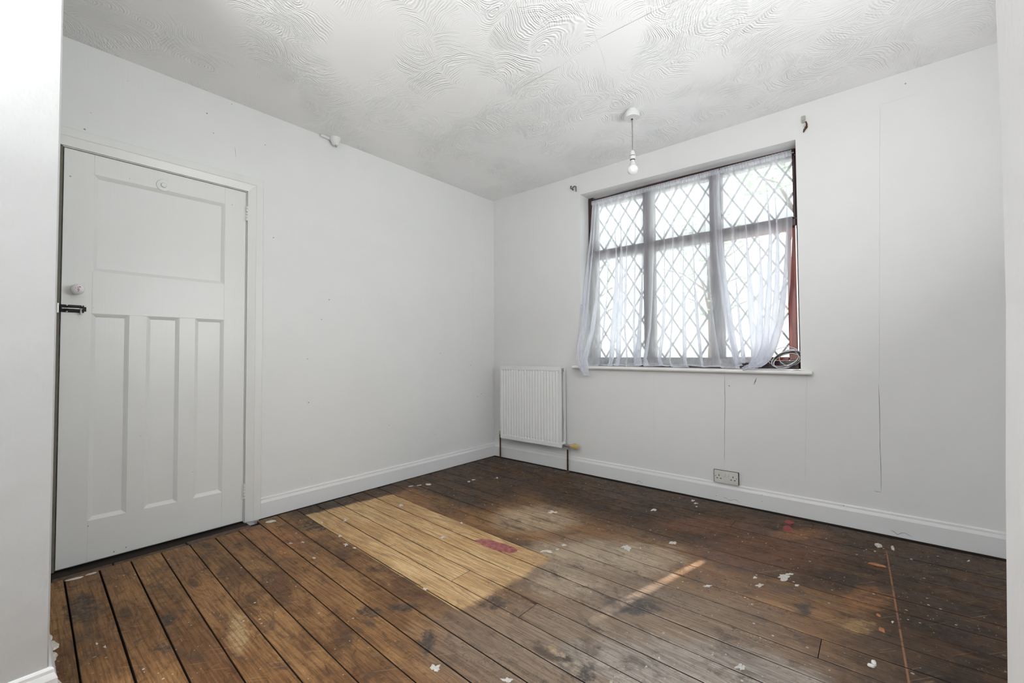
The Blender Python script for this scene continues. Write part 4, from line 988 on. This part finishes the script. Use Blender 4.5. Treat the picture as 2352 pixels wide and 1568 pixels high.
# pipes from the floor
pl = link('heating_pipe', (lambda b: (tube(b, [(0.121, -0.05, -0.02), (0.121, -0.05, 0.2)], 0.0075, 12), b)[1])(bmesh.new()), m_pipe, None, True)
thing(pl, 'short brown heating pipe rising to the left bottom corner of the radiator', 'pipe')
pr = link('heating_pipe', (lambda b: (tube(b, [(0.884, -0.05, -0.02), (0.884, -0.05, 0.190)], 0.0075, 12), lathe(b, [(0.0075, -0.001), (0.016, 0.0), (0.013, 0.006), (0.0075, 0.012)], (0.884, -0.05, 0), 'Z', 12, False), b)[2])(bmesh.new()), m_pipe, None, True)
thing(pr, 'brown heating pipe rising under the yellowed thermostat valve', 'pipe')

# ------------------------------------------------------------------ pendant light
px, py = 1.760, -0.622
pen = empty('pendant_light', (px, py, H)); thing(pen, 'bare pendant light with white ceiling rose and opal bulb in front of the window', 'pendant light')
bm = bmesh.new(); lathe(bm, [(0.0, -0.0005), (0.034, -0.0005), (0.0345, -0.018), (0.0455, -0.0185), (0.0460, -0.045), (0.0440, -0.0485), (0.010, -0.0505), (0.008, -0.053), (0.0, -0.0535)], n=40, cap=False); link('ceiling_rose', bm, m_plastic, pen, True)
bm = bmesh.new(); tube(bm, [(0, 0, -0.050), (0.001, 0, -0.13), (0.0, 0.001, -0.258)], 0.0032, 10); link('flex', bm, m_cord, pen, True)
bm = bmesh.new(); tube(bm, [(0.0, 0.0, -0.0525), (0, 0, -0.061)], 0.0055, 10); link('cord_grip', bm, m_black, pen, True)
bm = bmesh.new(); lathe(bm, [(0.0, -0.253), (0.008, -0.254), (0.012, -0.259), (0.0165, -0.279), (0.0170, -0.286), (0.0, -0.287)], n=28, cap=False); link('lamp_holder', bm, m_plastic, pen, True)
bm = bmesh.new(); lathe(bm, [(0, -0.2895), (0.0178, -0.290), (0.0182, -0.296), (0.0175, -0.3105), (0.0, -0.3115)], n=28, cap=False); link('holder_skirt', bm, m_plastic, pen, True)
bm = bmesh.new(); lathe(bm, [(0, -0.286), (0.0152, -0.286), (0.0152, -0.291), (0, -0.291)], n=24, cap=False); link('holder_ring', bm, m_black, pen)
bm = bmesh.new(); lathe(bm, [(0, -0.311), (0.0145, -0.311), (0.0140, -0.316), (0, -0.316)], n=24, cap=False); link('holder_ring', bm, m_black, pen)
bm = bmesh.new(); lathe(bm, [(0.0, -0.315), (0.0130, -0.315), (0.0135, -0.325), (0.0180, -0.338), (0.0225, -0.347), (0.0255, -0.352), (0.0, -0.353)], n=32, cap=False); link('bulb_collar', bm, m_plastic, pen, True)
bm = bmesh.new(); pr_ = [(0.0, -0.348)]
for k in range(13):
    a = 0.70 + (PI - 0.70) * k / 12
    pr_.append((0.0330 * math.sin(a), -0.3735 + 0.0315 * math.cos(a)))
lathe(bm, pr_, n=32, cap=False); link('bulb', bm, m_bulb, pen, True)

# ------------------------------------------------------------------ sockets and small fittings
sk = empty('double_socket', (2.112, -0.001, 0.165)); thing(sk, 'loose grey white double power socket resting on the window wall baseboard', 'socket')
bm = bevelled(-0.073, 0.073, -0.024, -0.014, -0.041, 0.041, 0.002, 2); link('face_plate', bm, m_socket, sk)
bm = bmesh.new(); box(bm, -0.078, 0.074, -0.015, 0.0, -0.040, 0.041); link('back_box', bm, m_dark, sk)
for x in (-0.0105, 0.0105): 
    o = link('rocker_switch', bevelled(x - 0.008, x + 0.008, -0.0285, -0.022, 0.006, 0.030, 0.0015), m_plastic, sk); o.rotation_euler.x = 0.04
for sx_ in (-1, 1):
    cx = sx_ * 0.043
    for (dx, dz, wx, wz) in ((0, 0.010, .0024, .0052), (-0.011, -0.010, .0045, .0026), (0.011, -0.010, .0045, .0026)): new_box('pin_slot', cx + dx - wx, cx + dx + wx, -0.0243, -0.020, dz - wz, dz + wz, m_black, sk)
    bm = bmesh.new(); lathe(bm, [(0, -0.0243), (0.0025, -0.0243), (0.0025, -0.02), (0, -0.02)], (sx_ * 0.064, 0, 0.003), 'Y', 8, False); link('fixing_screw', bm, m_black, sk)
bm = bmesh.new(); box(bm, -0.0765, -0.0735, -0.0175, -0.014, -0.040, -0.012); o = link('exposed_box_edge', bm, m_redspot, sk)
m_hook = simple('dulled_hook_metal', (0.14, 0.13, 0.12), 0.4, 0.6)
# curtain rail hooks above the window
def hook(x, z, label):
    e = empty('curtain_hook', (x, 0, z)); thing(e, label, 'curtain hook'); return e
h1 = hook(0.944, 2.405, 'small bent metal curtain hook on the wall above the left corner of the window')
bm = bmesh.new(); ribs = [(-0.022, -0.002, 0.020), (-0.022, -0.012, 0.020), (-0.022, -0.014, 0.002), (-0.012, -0.012, -0.002), (-0.006, -0.010, 0.006), (0.006, -0.012, 0.012), (0.020, -0.014, 0.006), (0.021, -0.015, -0.030)]
tube(bm, [(x_ * 1.25, y_, z_ * 1.25) for x_, y_, z_ in ribs], 0.0042, 8); link('hook_arm', bm, m_hook, h1, True)
bm = bmesh.new(); lathe(bm, [(0, -0.017), (0.0045, -0.016), (0.0045, 0.0), (0, 0.0)], (-0.010, 0, -0.010), 'Y', 10, False); link('screw', bm, m_black, h1)
h2 = hook(2.588, 2.385, 'rusty metal curtain hook with clip on the wall above the right corner of the window')
bm = bmesh.new(); box(bm, -0.014, 0.006, -0.012, -0.0005, 0.018, 0.048); box(bm, -0.013, 0.006, -0.020, -0.0005, 0.006, 0.014); bmesh.ops.bevel(bm, geom=list(bm.edges), offset=0.001, segments=1, affect='EDGES'); link('clip', bm, m_steel, h2)
bm = bmesh.new(); tube(bm, [(0.008, -0.004, 0.012), (0.012, -0.006, -0.006), (0.010, -0.006, -0.026), (0.000, -0.006, -0.036), (-0.005, -0.008, -0.052)], 0.004, 8, rads=[.003, .004, .007, .006, .003]); link('hook_arm', bm, m_rust, h2, True)
bm = bmesh.new(); lathe(bm, [(0, -0.016), (0.0055, -0.015), (0.0055, -0.004), (0, -0.004)], (0.003, 0, -0.016), 'Y', 12, False); link('screw', bm, m_steel, h2)
# old painted fitting where the left wall meets the ceiling
cf = empty('ceiling_fitting', (0.036, -1.665, H)); thing(cf, 'small white painted conical fitting where the left wall meets the ceiling', 'ceiling fitting')
bm = bmesh.new(); lathe(bm, [(0, -0.0005), (0.038, -0.0005), (0.036, -0.016), (0.030, -0.026), (0.021, -0.046), (0.016, -0.052), (0.0, -0.053)], n=24, cap=False); link('cone', bm, m_wall, cf, True)
bm = bmesh.new(); tube(bm, [(0.002, 0, -0.052), (0.004, 0.0, -0.062), (0.010, 0.006, -0.066)], 0.0022, 8); link('pull_eye', bm, m_cord, cf, True)
bm = bevelled(-0.033, -0.012, -0.095, -0.012, -0.016, -0.0005, 0.003); link('shadow_strip', bm, m_wall, cf)  # raised strip standing in for the shadow beside the cone

# ------------------------------------------------------------------ outside the window
m_leaf = NT('leaf_green')
_p = m_leaf.pos(); _c = m_leaf.mix(m_leaf.ss(m_leaf.noise(_p, 3, 3), 0.35, 0.65), (0.24, 0.38, 0.17), (0.42, 0.58, 0.32))
m_leaf.set(m_leaf.bsdf.inputs['Base Color'], _c); m_leaf.bsdf.inputs['Roughness'].default_value = 0.5; m_leaf.bsdf.inputs['Transmission Weight'].default_value = 0.0
m_leaf = m_leaf.m
m_bark = simple('bark', (0.16, 0.11, 0.07), 0.9, 0, 1, 30)
m_pave = simple('pale_paving', (0.80, 0.79, 0.77), 0.8, 0, 0.3, 4)
m_render = simple('pale_render', (0.80, 0.78, 0.74), 0.8)
structure(new_box('ground', -14, 18, 0.24, 24, -0.5, -0.35, m_pave))
def tree(x, y, h, r, seed, label, nl=900):
    e = empty('garden_tree', (x, y, -0.35)); thing(e, label, 'tree')
    rnd = random.Random(seed)
    bm = bmesh.new(); tube(bm, [(0, 0, 0), (0.05, 0.02, h * .3), (0.0, 0.05, h * 0.6), (0.1, 0, h * .8)], 0.08, 8, rads=[.11, .085, .06, .03])
    for k in range(7):
        a = k * 2.4; z0 = h * (.35 + .05 * k); tube(bm, [(0, 0, z0), (math.cos(a) * r * .4, math.sin(a) * r * .4, z0 + h * .12), (math.cos(a) * r * .75, math.sin(a) * r * .75, z0 + h * .16)], .03, 6, rads=[.04, .025, .01])
    link('trunk', bm, m_bark, e, True)
    bm = bmesh.new()
    for k in range(nl):
        while True:
            p = Vector((rnd.uniform(-1, 1), rnd.uniform(-1, 1), rnd.uniform(-1, 1)))
            if 0.25 < p.length < 1 and mnoise.noise(p * 2.2 + Vector((seed, 0, 0))) > -0.12: break
        c = Vector((p.x * r, p.y * r, h * 0.70 + p.z * h * 0.28)); s = rnd.uniform(0.05, 0.10)
        R_ = Matrix.Rotation(rnd.uniform(0, 6.28), 3, 'Z') @ Matrix.Rotation(rnd.uniform(-1.2, 1.2), 3, 'X')
        vs = [bm.verts.new(c + R_ @ Vector(q) * s) for q in ((-1, 0, 0), (0, -.45, .1), (1.1, 0, 0), (0, .45, .1))]
        bm.faces.new(vs)
    o = link('foliage', bm, m_leaf, e); o['kind'] = 'stuff'
    return e
tree(-1.4, 12.0, 6.0, 2.0, 3, 'green garden tree outside, seen through the right-hand upper panes', 700)
tree(-6.5, 13.0, 6.6, 2.4, 9, 'green garden tree outside, behind the middle of the net curtain', 700)
tree(1.9, 6.3, 9.0, 1.6, 23, 'unseen tall tree added outside, its crown shading the window from the sun', 1300)  # put in the sun's path to dim and dapple the floor
